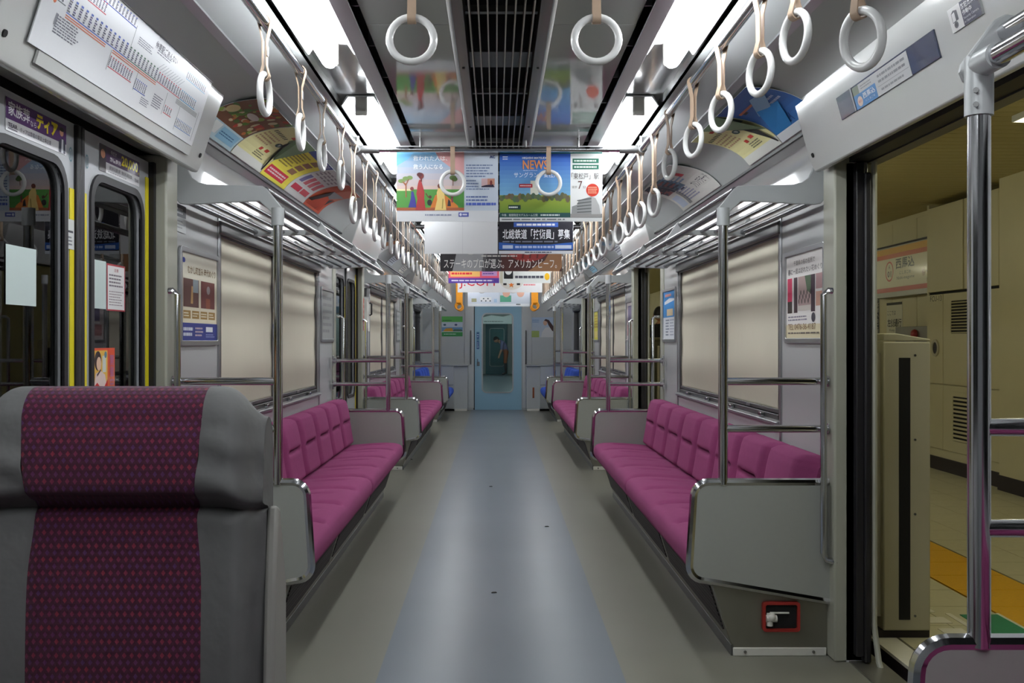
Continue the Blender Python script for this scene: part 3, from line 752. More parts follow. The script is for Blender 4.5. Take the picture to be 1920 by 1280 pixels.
# ---------------------------------------------------------------- partitions, poles, racks
def partition(y, sx, label, facing=1):
    t = thing('seat_partition', (sx * 1.0, y, 0.2), label, 'partition', 'bench end partitions')
    def loop(i):
        r = 0.055 - i
        x0, x1, zt = 0.722 + i, 1.285, 0.662 - i
        P = [(x1, zt)]
        for k in range(7): a = PI / 2 + PI / 2 * k / 6; P.append((x0 + 0.012 + r + r * math.cos(a), zt - r + r * math.sin(a)))
        zb = 0.292 + i
        for k in range(7): a = PI + PI / 2 * k / 6; P.append((x0 - 0.004 + r + r * math.cos(a), zb + r + r * math.sin(a) - 0.0))
        P.append((x1, 0.205 + i)); return P
    MB(sx).prism(loop(0.006), 'y', y - 0.011, y + 0.011).build('panel', 'panel', t, smooth=40)
    edge = [(p[0], y, p[1]) for p in loop(0.0)]
    MB(sx).tube(edge, 0.0155, 8).build('edge_trim', 'chrome', t)
    return t
def pole_set(y, sx, label, ztop=1.69, near=True):
    t = thing('grab_pole', (sx * 0.845, y, 0.66), label, 'grab pole', 'grab poles at the bench ends')
    MB(sx).cyl((0.845, y, 0.655), (0.845, y, ztop), 0.0185, 16).build('pole', 'chrome', t)
    MB(sx).cyl((0.845, y, ztop - 0.055), (0.845, y, ztop + 0.012), 0.0245, 16).build('sleeve', 'rack', t)
    for z in (1.045, 0.865):
        MB(sx).cyl((0.845, y, z), (1.262, y, z), 0.0145, 12).build('rail', 'chrome', t)
        MB(sx).cyl((1.240, y, z), (1.272, y, z), 0.021, 12).build('clamp', 'chrome', t)
        MB(sx).box(1.262, 1.272, y - 0.02, y + 0.02, z - 0.04, z + 0.04).build('clamp_plate', 'alu', t, bevel=0.006)
    return t
def grab_loop(y, sx, label):
    t = thing('grab_loop', (sx * 1.25, y, 0.35), label, 'grab bar', 'door-side grab bars')
    x = 1.215
    MB(sx).tube([(1.262, y - 0.02, 1.385), (x + 0.02, y, 1.388), (x, y, 1.372), (x, y, 0.40), (x + 0.012, y, 0.376), (1.262, y - 0.02, 0.37)], 0.0125, 10).build('bar', 'chrome', t)
    return t
def rack(ya, yb, sx, label):
    t = thing('luggage_rack', (sx * 1.1, ya, 1.68), label, 'luggage rack', 'pipe luggage racks over the benches')
    EP = [(1.286, 1.925), (1.243, 1.925), (1.236, 1.875), (1.222, 1.845), (1.195, 1.826), (1.16, 1.818), (0.942, 1.812), (0.925, 1.800), (0.862, 1.722), (0.858, 1.705), (0.868, 1.690), (0.885, 1.690), (0.898, 1.700), (0.955, 1.752), (1.245, 1.738), (1.270, 1.742), (1.284, 1.758)]
    for yy in (ya, yb - 0.016): MB(sx).prism(EP, 'y', yy, yy + 0.016).build('end_plate', 'rack', t, smooth=30, bevel=0.003)
    for xx, zz in ((0.97, 1.762), (1.04, 1.760), (1.11, 1.757), (1.18, 1.755), (1.248, 1.756)):
        MB(sx).cyl((xx, ya + 0.008, zz), (xx, yb - 0.008, zz), 0.0100, 10).build('pipe', 'pipe', t)
    MB(sx).cyl((0.868, ya + 0.008, 1.708), (0.868, yb - 0.008, 1.708), 0.0150, 12).build('front_pipe', 'pipe', t)
    MB(sx).cyl((0.930, ya + 0.008, 1.797), (0.930, yb - 0.008, 1.797), 0.0125, 12).build('front_pipe', 'pipe', t)
    nb = 3
    for q in range(1, nb):
        yy = ya + (yb - ya) * q / nb
        MB(sx).prism([(1.286, 1.80), (1.262, 1.76), (1.262, 1.735), (0.955, 1.742), (0.892, 1.690), (0.862, 1.690), (0.853, 1.708), (0.862, 1.726), (0.915, 1.806), (0.932, 1.815), (0.944, 1.806), (0.94, 1.790), (0.905, 1.735), (0.955, 1.768), (1.24, 1.768), (1.27, 1.82), (1.286, 1.83)], 'y', yy - 0.011, yy + 0.011).build('bracket', 'rack', t, smooth=30)
    return t
RK = {}
for sx in (1, -1):
    P0 = {}
    for k, (y, txt) in enumerate(((3.785, 'near end of the first'), (7.655, 'far end of the first'))):
        P0[k] = partition(y, sx, f"grey bench-end partition at the {txt} plum bench on the {SIDE[sx]}")
        dup(P0[k], (0, PER, 0), f"grey bench-end partition at the {txt.replace('first', 'second')} plum bench on the {SIDE[sx]}")
        g = pole_set(y, sx, f"steel grab pole at the {txt} plum bench, {SIDE[sx]}")
        dup(g, (0, PER, 0), f"steel grab pole at the {txt.replace('first', 'second')} plum bench, {SIDE[sx]}")
    dup(P0[0], (0, 10.91, 0), f"grey bench-end partition at the near end of the blue bench on the {SIDE[sx]}")
    g2 = pole_set(14.695, sx, f"steel grab pole with two rails at the blue bench on the {SIDE[sx]}")
    if sx > 0:
        dup(P0[1], (0, 1.78 - 7.655, 0), 'grey bench-end partition with bright edge in the lower corner beside the first open doorway')
    RK[sx] = rack(3.95, 7.50, sx, f"pipe luggage rack over the first plum bench on the {SIDE[sx]}")
    dup(RK[sx], (0, PER, 0), f"pipe luggage rack over the second plum bench on the {SIDE[sx]}")
    rack(14.82, 16.95, sx, f"short pipe luggage rack over the blue bench on the {SIDE[sx]}")
    for k in range(3):
        a, b = DOORS[k]
        ya, yb = a - 0.03, b + 0.03
        if not (k == 0): 
            L1 = grab_loop(ya, sx, f"slim vertical grab bar before the {ORD[k]} doorway on the {SIDE[sx]}")
        L2 = grab_loop(yb, sx, f"slim vertical grab bar just past the {ORD[k]} doorway on the {SIDE[sx]}")
# close pole in front of the first open doorway, with cast joint and rack pipes running towards the camera
cp = thing('grab_pole', (0.845, 1.78, 0.66), 'thick steel grab pole with cast joint close to the camera before the open doorway', 'grab pole')
MB().cyl((0.845, 1.78, 0.655), (0.845, 1.78, 1.655), 0.0195, 24).build('pole', 'chrome', cp)
m = MB(); m.cyl((0.845, 1.78, 1.60), (0.845, 1.78, 1.705), 0.0245, 20); m.cyl((0.845, 1.80, 1.69), (0.845, 1.71, 1.69), 0.0235, 20); m.ball((0.845, 1.795, 1.69), 0.0235)
jt = m.build('cast_joint', 'rack', cp)
for z in (1.615, 1.64): MB().cyl((0.828, 1.755, z), (0.826, 1.752, z), 0.005, 8).build('screw', 'alud', jt)
for z in (1.045, 0.865): MB().cyl((0.845, 1.78, z), (1.27, 1.78, z), 0.0165, 16).build('rail', 'chrome', cp)
MB().tube([(0.962, 1.78, 0.655), (0.962, 1.78, 1.32), (0.975, 1.78, 1.338), (1.0, 1.78, 1.34)], 0.012, 12).build('side_bar', 'chrome', cp)
nr = thing('luggage_rack', (1.1, 0.2, 1.68), 'end of the luggage rack with two bright pipes above the close grab pole', 'luggage rack', 'pipe luggage racks over the benches')
MB().prism([(0.825, 1.700), (0.822, 1.685), (0.83, 1.668), (0.848, 1.662), (0.868, 1.672), (0.925, 1.735), (0.935, 1.765), (0.925, 1.785), (0.905, 1.79), (0.885, 1.780)], 'y', 1.800, 1.814).build('end_plate', 'rack', nr, bevel=0.003)
MB().prism([(0.90, 1.76), (1.286, 1.75), (1.286, 1.93), (1.24, 1.92), (1.2, 1.83), (0.92, 1.80)], 'y', 0.2, 0.216).build('end_plate', 'rack', nr)
MB().cyl((0.845, -1.4, 1.69), (0.845, 1.73, 1.69), 0.0185, 20).build('front_pipe', 'chrome', nr)
MB().cyl((0.905, -1.4, 1.757), (0.905, 1.80, 1.757), 0.0175, 20).build('front_pipe', 'chrome', nr)
for xx in (0.99, 1.06, 1.13, 1.20): MB().cyl((xx, -1.4, 1.75), (xx, 0.9, 1.75), 0.0115, 10).build('pipe', 'chrome', nr)

# ---------------------------------------------------------------- strap rails and straps
RX, RZ, RR = 0.703, 2.143, 0.0165
RAIL = {}
for sx in (1, -1):
    t = thing('strap_rail', (sx * RX, 7.0, RZ), f"long steel strap rail under the lamps on the {SIDE[sx]}", 'hand rail')
    MB(sx).tube([(RX, Y0 + 0.05, RZ), (RX, 15.35, RZ), (RX - 0.03, 15.5, RZ), (RX - 0.09, 15.7, RZ), (RX - 0.09, 17.1, RZ)], RR, 14).build('rail', 'chrome', t)
    for yy in (0.6, 4.93, 8.3, 10.1, 12.0, 15.1):
        MB(sx).cyl((RX, yy, RZ), (RX, yy, 2.21), 0.010, 8).build('hanger', 'chrome', t)
    MB(sx).box(RX - 0.1, RX - 0.08, 17.08, YE, RZ - 0.02, RZ + 0.02).build('end_foot', 'rack', t)
CROSS = [2.58, 4.93, 8.28, 9.95, 11.95, 15.1]
for k, yy in enumerate(CROSS):
    t = thing('cross_rail', (0, yy, RZ), f"{ORD[k]} cross rail from the camera joining the two strap rails", 'hand rail', 'cross rails')
    MB().cyl((-RX, yy, RZ), (RX, yy, RZ), 0.0135, 12).build('rail', 'chrome', t)
    for sx in (1, -1):
        MB(sx).cyl((RX - 0.11, yy, RZ), (RX - 0.02, yy, RZ), 0.0195, 12).build('end_sleeve', 'alud', t)
        MB(sx).cyl((RX, yy - 0.035, RZ), (RX, yy + 0.035, RZ), 0.022, 14).build('tee', 'alud', t)
        for xx in (0.13, 0.39):
            MB(sx).cyl((xx, yy, RZ), (xx, yy, 2.20), 0.006, 8).build('hanger', 'alud', t)

def strap_loop(L, rail_r, wdt, pinch=0.055):
    """closed band round the rail (at the origin) down to the ring at -L; loop in x-z, width along y"""
    pts = []
    for k in range(9): a = math.radians(-20 + 220 * k / 8); pts.append((rail_r * math.cos(a) * 1.05, rail_r * math.sin(a) * 1.05))
    pts.append((-0.0045, -pinch)); pts.append((-0.004, -L + 0.03))
    for k in range(7): a = math.radians(180 + 180 * k / 6); pts.append((0.0125 * math.cos(a), -L + 0.0 + 0.0125 * math.sin(a)))
    pts.append((0.004, -L + 0.03)); pts.append((0.0045, -pinch))
    n = len(pts); nor = []
    for i in range(n):
        dx = pts[(i + 1) % n][0] - pts[i - 1][0]; dz = pts[(i + 1) % n][1] - pts[i - 1][1]; l = math.hypot(dx, dz); nor.append((dz / l, -dx / l))
    th = 0.0028; vs = []
    for y in (-wdt / 2, wdt / 2):
        for i in range(n): vs.append((pts[i][0], y, pts[i][1]))
        for i in range(n): vs.append((pts[i][0] + nor[i][0] * th, y, pts[i][1] + nor[i][1] * th))
    fs = []
    for i in range(n):
        j = (i + 1) % n
        fs += [(i, n + i, n + j, j), (2 * n + i, 2 * n + j, 3 * n + j, 3 * n + i), (i, j, 2 * n + j, 2 * n + i), (n + i, 3 * n + i, 3 * n + j, n + j)]
    return vs, fs
def make_strap(L, rail_r, smat='strap', wdt=0.022, loc=(0, 0, 0)):
    t = thing('hand_strap', loc)
    vs, fs = strap_loop(L, rail_r, wdt)
    O = Vector((0, 0, 0))
    ob = MB().add([tuple(Vector(p)) for p in vs], fs).build('band', smat, t, smooth=50, orig=O)
    MB().box(0.0062, 0.0098, -0.008, 0.008, -0.10, -0.07).build('buckle', 'alu', ob, orig=O, bevel=0.001)
    R = 0.0575
    c = -L + 0.0025 - R
    ring = MB().tube([(0, R * math.sin(2 * PI * i / 32), c + R * math.cos(2 * PI * i / 32)) for i in range(32)], 0.0098, 10, closed=True).build('ring', 'ring' if smat == 'strap' else smat, t, smooth=80, orig=O)
    return t
st_short = make_strap(0.158, RR, loc=(0, 0, 0)); st_long = make_strap(0.262, RR); st_cross = make_strap(0.110, 0.0135); st_or = make_strap(0.34, 0.0165, 'orange', 0.085)
protos = [st_short, st_long, st_cross, st_or]
sides = {1: [2.07, 2.40, 2.72, 3.19, 3.64, 4.14], -1: [2.96, 3.50, 3.93, 4.41]}
for sx in (1, -1):
    ys = [(y, st_long if y == 2.07 else st_short) for y in sides[sx]]
    y = 4.54 if sx > 0 else 4.79
    while y < 15.4: ys.append((y, st_long)); y += 0.43
    for k, (y, pr) in enumerate(ys):
        kind = 'short' if pr is st_short else 'long'
        tw = (math.radians(17 + random.uniform(-4, 4)) if sx > 0 else math.radians(random.uniform(-3, 3)))
        dup(pr, None, f"{kind} tan hand strap with white ring, {ORD[k]} from the camera on the {SIDE[sx]} rail", 'white ring hand straps', rotz=tw, abs_loc=(sx * RX, y, RZ))['category'] = 'hand strap'
    for k, y in enumerate((15.85, 16.2, 16.55)):
        dup(st_or, None, f"orange priority-seat hand strap, {ORD[k]} of three near the end wall on the {SIDE[sx]}", 'orange hand straps', rotz=PI / 2 * 0.75 * sx, abs_loc=(sx * (RX - 0.09), y, RZ))['category'] = 'hand strap'
for k, yy in enumerate(CROSS):
    for xx in ((-0.231, 0.243) if k != 0 else (-0.235, 0.243)):
        dup(st_cross, None, f"hand strap with white ring on the {ORD[k]} cross rail, {'closed-door' if xx < 0 else 'platform'} side of the aisle", 'cross rail hand straps', rotz=PI / 2, abs_loc=(xx, yy, RZ))['category'] = 'hand strap'
for o in list(col.objects):                           # the strap closest to the camera has swung out towards the doorway
    if o.name.startswith('hand_strap') and abs(o.location.y - 2.07) < 1e-4 and o.location.x > 0: o.rotation_euler = (0, math.radians(-9), math.radians(20))
for p in protos:
    for o in [p] + KIDS.get(p.name, []) + [g for c in KIDS.get(p.name, []) for g in KIDS.get(c.name, [])]:
        bpy.data.objects.remove(o)

# ================================================================ cross seat close to the camera
cs = thing('cross_bench', (-0.83, 1.5, 0), 'two-place cross seat with patterned moquette and grey vinyl bolsters, back close to camera', 'seat')
def seat_back(x0, x1, nm):
    """back cushion facing the camera: headrest roll, waist crease, side bolsters; split into moquette and vinyl"""
    W = x1 - x0
    def depth(u, z):
        t = min(u, 1 - u) * W
        side = 0.035 * (1 - smooth01((t - 0.02) / 0.10))           # bolsters stand forward
        rnd = 0.055 * (1 - smooth01(t / 0.045)) ** 2
        hd = 0.026 * smooth01((z - 0.945) / 0.03) * (1 - 0.75 * smooth01((z - 1.0) / 0.14)) if z > 0.93 else 0.0
        crease = 0.016 * math.exp(-((z - 0.945) / 0.010) ** 2)
        low = 0.012 * math.sin(max(0, min(1, (z - 0.42) / 0.5)) * PI)
        return 1.535 - side * 0.35 - hd - low + crease + rnd
    ZT = 1.128
    def pt(u, v):
        # v: 0 bottom front ... 0.8 top front, then over the top to the back
        if v <= 0.8:
            z = 0.40 + (ZT - 0.055 - 0.40) * (v / 0.8); y = depth(u, z)
        else:
            a = (v - 0.8) / 0.2 * PI; d0 = depth(u, ZT - 0.055); rr = (1.625 - d0) / 2
            y = d0 + rr * (1 - math.cos(a)); z = ZT - 0.055 + 0.055 * math.sin(a)
        t = min(u, 1 - u) * W
        z -= (0.05 * (1 - smooth01(t / 0.075)) ** 2) * smooth01((z - 0.9) / 0.15)
        wv = 0.006 * math.sin(z * 23) * smooth01((z - 0.9) / 0.2)
        return (x0 + W * u, y, z)
    NU, NV = 60, 90
    # moquette strip boundary wanders inwards at the waist as in the photo
    def bnd(z): return 0.198 + 0.02 * math.exp(-((z - 0.93) / 0.06) ** 2) - 0.008 * smooth01((z - 1.0) / 0.1)
    for nm2, mt, ua, ub in (('vinyl_bolster', 'greyfab', 0, None), ('moquette', 'moq', None, None), ('vinyl_bolster', 'greyfab', None, 1)):
        m = MB()
        def fn(a, v, ua=ua, ub=ub):
            z = pt(0.5, v)[2]; b = bnd(z)
            lo = 0 if ua == 0 else b; hi = 1 if ub == 1 else 1 - b
            if ua == 0: lo, hi = 0, b
            elif ub == 1: lo, hi = 1 - b, 1
            else: lo, hi = b, 1 - b
            u = lo + (hi - lo) * a; p = pt(u, v)
            if nm2 == 'moquette':                      # slight puff with stitched edge
                e = min(a, 1 - a); p = (p[0], p[1] - 0.006 * smooth01(e / 0.05) * (1 if v < 0.8 else 0), p[2])
            else:
                wr = 0.0035 * math.sin(p[2] * 95 + p[0] * 30) * math.exp(-((p[2] - 1.0) / 0.07) ** 2)
                p = (p[0], p[1] + wr, p[2])
            return p
        m.grid(fn, 14 if mt == 'greyfab' else 34, NV, flip=False)
        m.build(nm2, mt, cs, smooth=60)
    for u in (0, 1):
        m = MB()
        ring = [pt(u, v / NV) for v in range(NV + 1)] + [(x0 + W * u, 1.625, 0.40)]
        m.add(ring, [tuple(range(len(ring))) if u == 0 else tuple(range(len(ring)))[::-1]])
        m.build('vinyl_side', 'greyfab', cs, smooth=0)
seat_back(-0.823, -0.380, 'a'); seat_back(-1.270, -0.827, 'b')
MB().prism([(1.60, 0.40), (1.645, 0.42), (1.652, 0.98), (1.640, 1.03), (1.62, 1.04), (1.60, 1.04)], 'x', -1.265, -0.392).build('back_shell', 'shell', cs, bevel=0.01)
MB().prism([(1.50, 0.10), (1.64, 0.10), (1.645, 0.80), (1.60, 0.93), (1.58, 0.94), (1.56, 0.80)], 'x', -0.380, -0.362).build('side_shell', 'shell', cs, bevel=0.006)
MB().prism([(1.02, 0.30), (1.00, 0.36), (1.02, 0.42), (1.08, 0.44), (1.53, 0.42), (1.55, 0.30)], 'x', -1.27, -0.385).build('seat_cushion', 'moq', cs, bevel=0.02)
MB().prism([(1.10, 0.0), (1.10, 0.30), (1.60, 0.30), (1.60, 0.0)], 'x', -1.25, -0.45).build('pedestal', 'steel', cs, bevel=0.006)

# ================================================================ posters
W_, K_ = s(236, 238, 240), s(24, 24, 28)
def hang_poster(x0, x1, y, ztop, zbot, art, label, name='hanging_poster', group='posters hanging over the aisle', blank=False):
    t = thing(name, ((x0 + x1) / 2, y, zbot), label, 'poster', group)
    m = MB(); wv = lambda u, v: (x0 + (x1 - x0) * u, y + 0.012 * (1 - v), zbot + (ztop - zbot) * v)
    m.grid(wv, 10, 4); ob = m.build('sheet', 'paper', t)
    sd = ob.modifiers.new('thickness', 'SOLIDIFY'); sd.thickness = 0.0015; sd.offset = 1
    MB().box(x0, x1, y - 0.006, y + 0.008, ztop - 0.006, ztop + 0.014).build('clip_bar', 'alu', t)
    if art: art.build('print', lambda u, v, l: Vector(wv(u / (x1 - x0), v / (ztop - zbot))) + Vector((0, -0.0022 - l * 0.0006, 0)), t)
    return t
PH = 0.364
# 1 left: painted family under a sunset sky
A = Art(0.51, PH)
A.rect(0, 0.15, 0.665, 1, s(250, 196, 156), 1, c2=s(110, 178, 222))
A.poly([(0.36, 1), (0.665, 1), (0.665, 0.62), (0.55, 0.72), (0.42, 0.86)], s(214, 160, 160), 1.5).poly([(0, 1), (0.20, 1), (0.12, 0.86), (0, 0.76)], s(120, 190, 235), 1.5)
A.rect(0, 0.15, 0.665, 0.44, s(84, 146, 70), 2).poly([(0, 0.42), (0.15, 0.42), (0.15, 0.445), (0, 0.445)], s(225, 220, 170), 2.3)
A.poly([(0.32, 0.15), (0.62, 0.15), (0.60, 0.22), (0.50, 0.34), (0.44, 0.40), (0.38, 0.36)], s(214, 128, 62), 2.4).rect(0, 0.15, 0.665, 0.19, s(168, 96, 66), 2.5)
for cx, cz, r in ((0.05, 0.555, 0.035), (0.09, 0.59, 0.03), (0.13, 0.60, 0.03)): A.ell(cx, cz, r, 0.028, s(118, 142, 86), 3)
A.poly([(0.088, 0.33), (0.10, 0.33), (0.098, 0.50), (0.125, 0.58), (0.118, 0.585), (0.092, 0.52), (0.06, 0.55), (0.055, 0.545), (0.086, 0.49)], s(150, 92, 66), 3.2)
A.ell(0.555, 0.60, 0.035, 0.035, s(84, 108, 62), 3).ell(0.57, 0.58, 0.03, 0.03, s(84, 108, 62), 3).rect(0.553, 0.49, 0.559, 0.58, s(120, 70, 50), 3.2)
A.poly([(0.185, 0.155), (0.285, 0.155), (0.272, 0.36), (0.275, 0.45), (0.245, 0.62), (0.225, 0.66), (0.21, 0.58), (0.195, 0.42), (0.205, 0.34)], s(170, 62, 62), 3.5)
A.ell(0.242, 0.715, 0.027, 0.05, s(112, 52, 50), 3.6).ell(0.226, 0.735, 0.026, 0.035, s(84, 40, 44), 3.7).poly([(0.232, 0.62), (0.25, 0.62), (0.25, 0.68), (0.236, 0.68)], s(112, 52, 50), 3.6)
A.poly([(0.115, 0.20), (0.195, 0.20), (0.185, 0.32), (0.165, 0.46), (0.145, 0.46), (0.14, 0.34)], s(66, 62, 140), 3.6).ell(0.152, 0.505, 0.018, 0.032, s(126, 62, 60), 3.7)
A.poly([(0.375, 0.155), (0.49, 0.155), (0.475, 0.34), (0.47, 0.44), (0.44, 0.52), (0.41, 0.52), (0.395, 0.44), (0.40, 0.33)], s(238, 208, 130), 3.6).ell(0.425, 0.55, 0.022, 0.04, s(110, 58, 48), 3.7).poly([(0.445, 0.18), (0.455, 0.18), (0.462, 0.34), (0.452, 0.34)], s(170, 150, 80), 3.8)
A.ell(0.325, 0.28, 0.024, 0.05, s(52, 50, 50), 3.6).ell(0.33, 0.37, 0.016, 0.028, s(92, 60, 50), 3.7).poly([(0.285, 0.42), (0.31, 0.36), (0.318, 0.365), (0.29, 0.44)], s(112, 52, 50), 3.7)
A.poly([(0.50, 0.22), (0.535, 0.22), (0.53, 0.30), (0.51, 0.34)], s(60, 54, 56), 3.5).poly([(0.54, 0.28), (0.555, 0.28), (0.552, 0.40), (0.54, 0.40)], s(150, 60, 90), 3.5)
for i, (x, y, l) in enumerate(A.v):
    if 3.45 <= l <= 3.9: A.v[i] = (x, PH * (0.155 + (y / PH - 0.155) * 0.84), l)
A.text('救われた人は、', 0.165, 0.83, 0.50, 0.90, s(250, 250, 250), 5, 0.01).text('救う人になる', 0.165, 0.715, 0.455, 0.785, s(250, 250, 250), 5, 0.01)
A.rect(0.665, 0.15, 1, 1, s(206, 216, 230), 1).rect(0, 0, 1, 0.15, s(228, 230, 234), 1)
A.text('AC', 0.915, 0.865, 0.97, 0.905, s(26, 46, 110), 5, 0.03).lines(0.90, 0.93, 0.975, 0.95, 1, s(140, 150, 160))
A.lines(0.685, 0.60, 0.95, 0.79, 5, s(120, 136, 172)).lines(0.685, 0.46, 0.82, 0.58, 3, s(120, 136, 172)).lines(0.685, 0.43, 0.95, 0.46, 1, s(120, 136, 172)).lines(0.685, 0.27, 0.95, 0.36, 2, s(96, 116, 170))
A.lines(0.685, 0.215, 0.98, 0.265, 1, s(84, 106, 196), fill=0.7, short=0.02)
A.rect(0.835, 0.47, 0.965, 0.59, s(208, 176, 180), 2).poly([(0.835, 0.47), (0.965, 0.47), (0.95, 0.51), (0.88, 0.50), (0.835, 0.485)], s(40, 36, 60), 3).ell(0.93, 0.53, 0.012, 0.035, s(120, 50, 50), 3.4).rect(0.895, 0.50, 0.965, 0.59, s(196, 140, 120), 2.5)
A.rect(0.61, 0.065, 0.71, 0.125, s(92, 100, 176), 3).ell(0.63, 0.095, 0.012, 0.02, s(230, 230, 245), 4).lines(0.65, 0.08, 0.70, 0.11, 1, s(230, 230, 245), 4, 0.7).lines(0.28, 0.07, 0.58, 0.11, 1, s(150, 156, 180), fill=0.5)
hang_poster(-0.516, -0.006, 5.00, 2.16, 1.797, A, 'hanging poster of a painted family walking under a sunset sky')
# 1 right: blue-sky housing poster
A = Art(0.515, PH)
A.rect(0, 0.93, 1, 1, s(38, 96, 88), 1).rect(0, 0.36, 0.69, 0.93, s(120, 176, 214), 1, c2=s(36, 84, 186)).rect(0, 0.12, 0.69, 0.36, s(104, 136, 48), 2, c2=s(152, 168, 62))
random.seed(3)
for i in range(26): A.ell(0.02 + 0.67 * i / 26, 0.325 + random.uniform(-0.02, 0.03), 0.022, random.uniform(0.025, 0.05), s(random.randint(70, 120), random.randint(84, 108), random.randint(56, 80)), 3 + 0.01 * i)
A.rect(0.30, 0.36, 0.38, 0.56, s(214, 214, 200), 2.5).rect(0, 0.055, 0.69, 0.12, s(30, 72, 72), 3).rect(0, 0, 1, 0.055, s(226, 228, 228), 2)
A.rect(0.69, 0.055, 1, 0.93, s(240, 241, 240), 2)
A.text('HIGASHI MATSUDO', 0.22, 0.855, 0.47, 0.885, s(245, 245, 245), 5, 0.02).text('NEWS', 0.225, 0.715, 0.47, 0.84, s(232, 150, 92), 5, 0.02).text('サングランデ東松戸', 0.14, 0.60, 0.57, 0.675, s(240, 244, 250), 5)
A.lines(0.23, 0.69, 0.40, 0.71, 1, s(200, 214, 240)).lines(0.03, 0.84, 0.10, 0.90, 2, s(220, 226, 240)).lines(0.02, 0.95, 0.26, 0.98, 1, s(220, 232, 226))
A.rect(0.19, 0.465, 0.32, 0.515, s(180, 40, 54), 4).lines(0.20, 0.48, 0.31, 0.50, 1, s(240, 210, 210), 5, 0.7).rect(0.085, 0.165, 0.205, 0.225, s(20, 56, 52), 4).lines(0.09, 0.18, 0.20, 0.21, 1, s(220, 230, 226), 5, 0.7)
A.text('今春、期間限定モデルルーム公開', 0.02, 0.07, 0.37, 0.105, s(220, 230, 228), 5).lines(0.40, 0.07, 0.66, 0.105, 1, s(210, 222, 220), 5, 0.6)
for y0 in (0.80, 0.715): A.rect(0.71, y0, 0.965, y0 + 0.062, s(36, 104, 84), 4); A.lines(0.725, y0 + 0.015, 0.95, y0 + 0.047, 1, s(225, 235, 225), 5, 0.7, 0.05)
A.text('「東松戸」駅', 0.70, 0.58, 0.965, 0.665, s(84, 78, 76), 5).text('7', 0.765, 0.445, 0.805, 0.555, s(96, 60, 54), 5).text('徒歩', 0.705, 0.455, 0.755, 0.49, s(130, 120, 116), 5).text('分', 0.81, 0.45, 0.84, 0.49, s(110, 90, 86), 5)
A.ell(0.905, 0.43, 0.062, 0.088, s(206, 58, 40), 4, 28).lines(0.86, 0.38, 0.95, 0.48, 4, s(244, 180, 150), 5, 0.5, 0.1)
A.poly([(0.70, 0.10), (0.985, 0.10), (0.97, 0.22), (0.935, 0.32), (0.895, 0.345), (0.77, 0.29), (0.755, 0.23), (0.705, 0.205)], s(150, 152, 152), 4)
for i in range(5): A.poly([(0.755, 0.12 + 0.04 * i), (0.895, 0.13 + 0.045 * i), (0.895, 0.142 + 0.045 * i), (0.755, 0.132 + 0.04 * i)], s(88, 92, 92), 5)
A.poly([(0.895, 0.10), (0.985, 0.10), (0.97, 0.22), (0.935, 0.32), (0.895, 0.345)], s(186, 186, 186), 4.5).rect(0.69, 0.055, 1, 0.105, s(150, 148, 146), 4.2)
A.lines(0.02, 0.015, 0.66, 0.042, 1, s(120, 124, 128), 4, 0.6)
hang_poster(0.001, 0.517, 5.00, 2.16, 1.797, A, 'hanging poster with blue sky, lawn and orange news headline')
# 2 left blank, 2 right recruiting
t = hang_poster(-0.515, -0.005, 6.93, 2.165, 1.802, Art(0.51, PH).rect(0, 0, 1, 1, s(232, 234, 236), 1).rect(0.52, 0, 0.525, 1, s(214, 216, 220), 2), 'blank white hanging poster with one fold, behind the painted family poster')
A = Art(0.515, PH)
A.rect(0, 0, 1, 0.06, s(222, 226, 232), 1).rect(0, 0.06, 1, 1, s(28, 26, 36), 1).poly([(0, 0.75), (0.36, 1), (0.42, 1), (0, 0.78)], s(170, 172, 176), 2).poly([(1, 0.75), (0.64, 1), (0.58, 1), (1, 0.78)], s(170, 172, 176), 2).poly([(0.42, 1), (0.58, 1), (0.66, 0.80), (0.34, 0.80)], s(120, 118, 122), 2)
A.rect(0.2, 0.51, 0.8, 0.60, s(60, 96, 180), 3).lines(0.24, 0.53, 0.76, 0.58, 1, s(240, 244, 250), 4, 0.8, 0.02)
A.text('北総鉄道「技術員」募集', 0.05, 0.28, 0.96, 0.47, s(244, 246, 250), 5, 0.012)
A.poly([(0, 0.22), (0.3, 0.18), (0.7, 0.18), (1, 0.22), (1, 0.08), (0.5, 0.06), (0, 0.08)], s(44, 92, 176), 3).lines(0.05, 0.215, 0.97, 0.25, 1, s(120, 124, 140), 3, 0.7).rect(0.05, 0.10, 0.19, 0.165, s(200, 214, 240), 4).lines(0.22, 0.10, 0.75, 0.16, 1, s(190, 206, 240), 4, 0.7).rect(0.76, 0.10, 0.98, 0.165, s(210, 222, 244), 4).lines(0.35, 0.015, 0.75, 0.045, 1, s(90, 96, 110), 4, 0.7)
hang_poster(0.003, 0.520, 6.93, 2.165, 1.802, A, 'dark hanging poster with white recruiting headline and blue band')
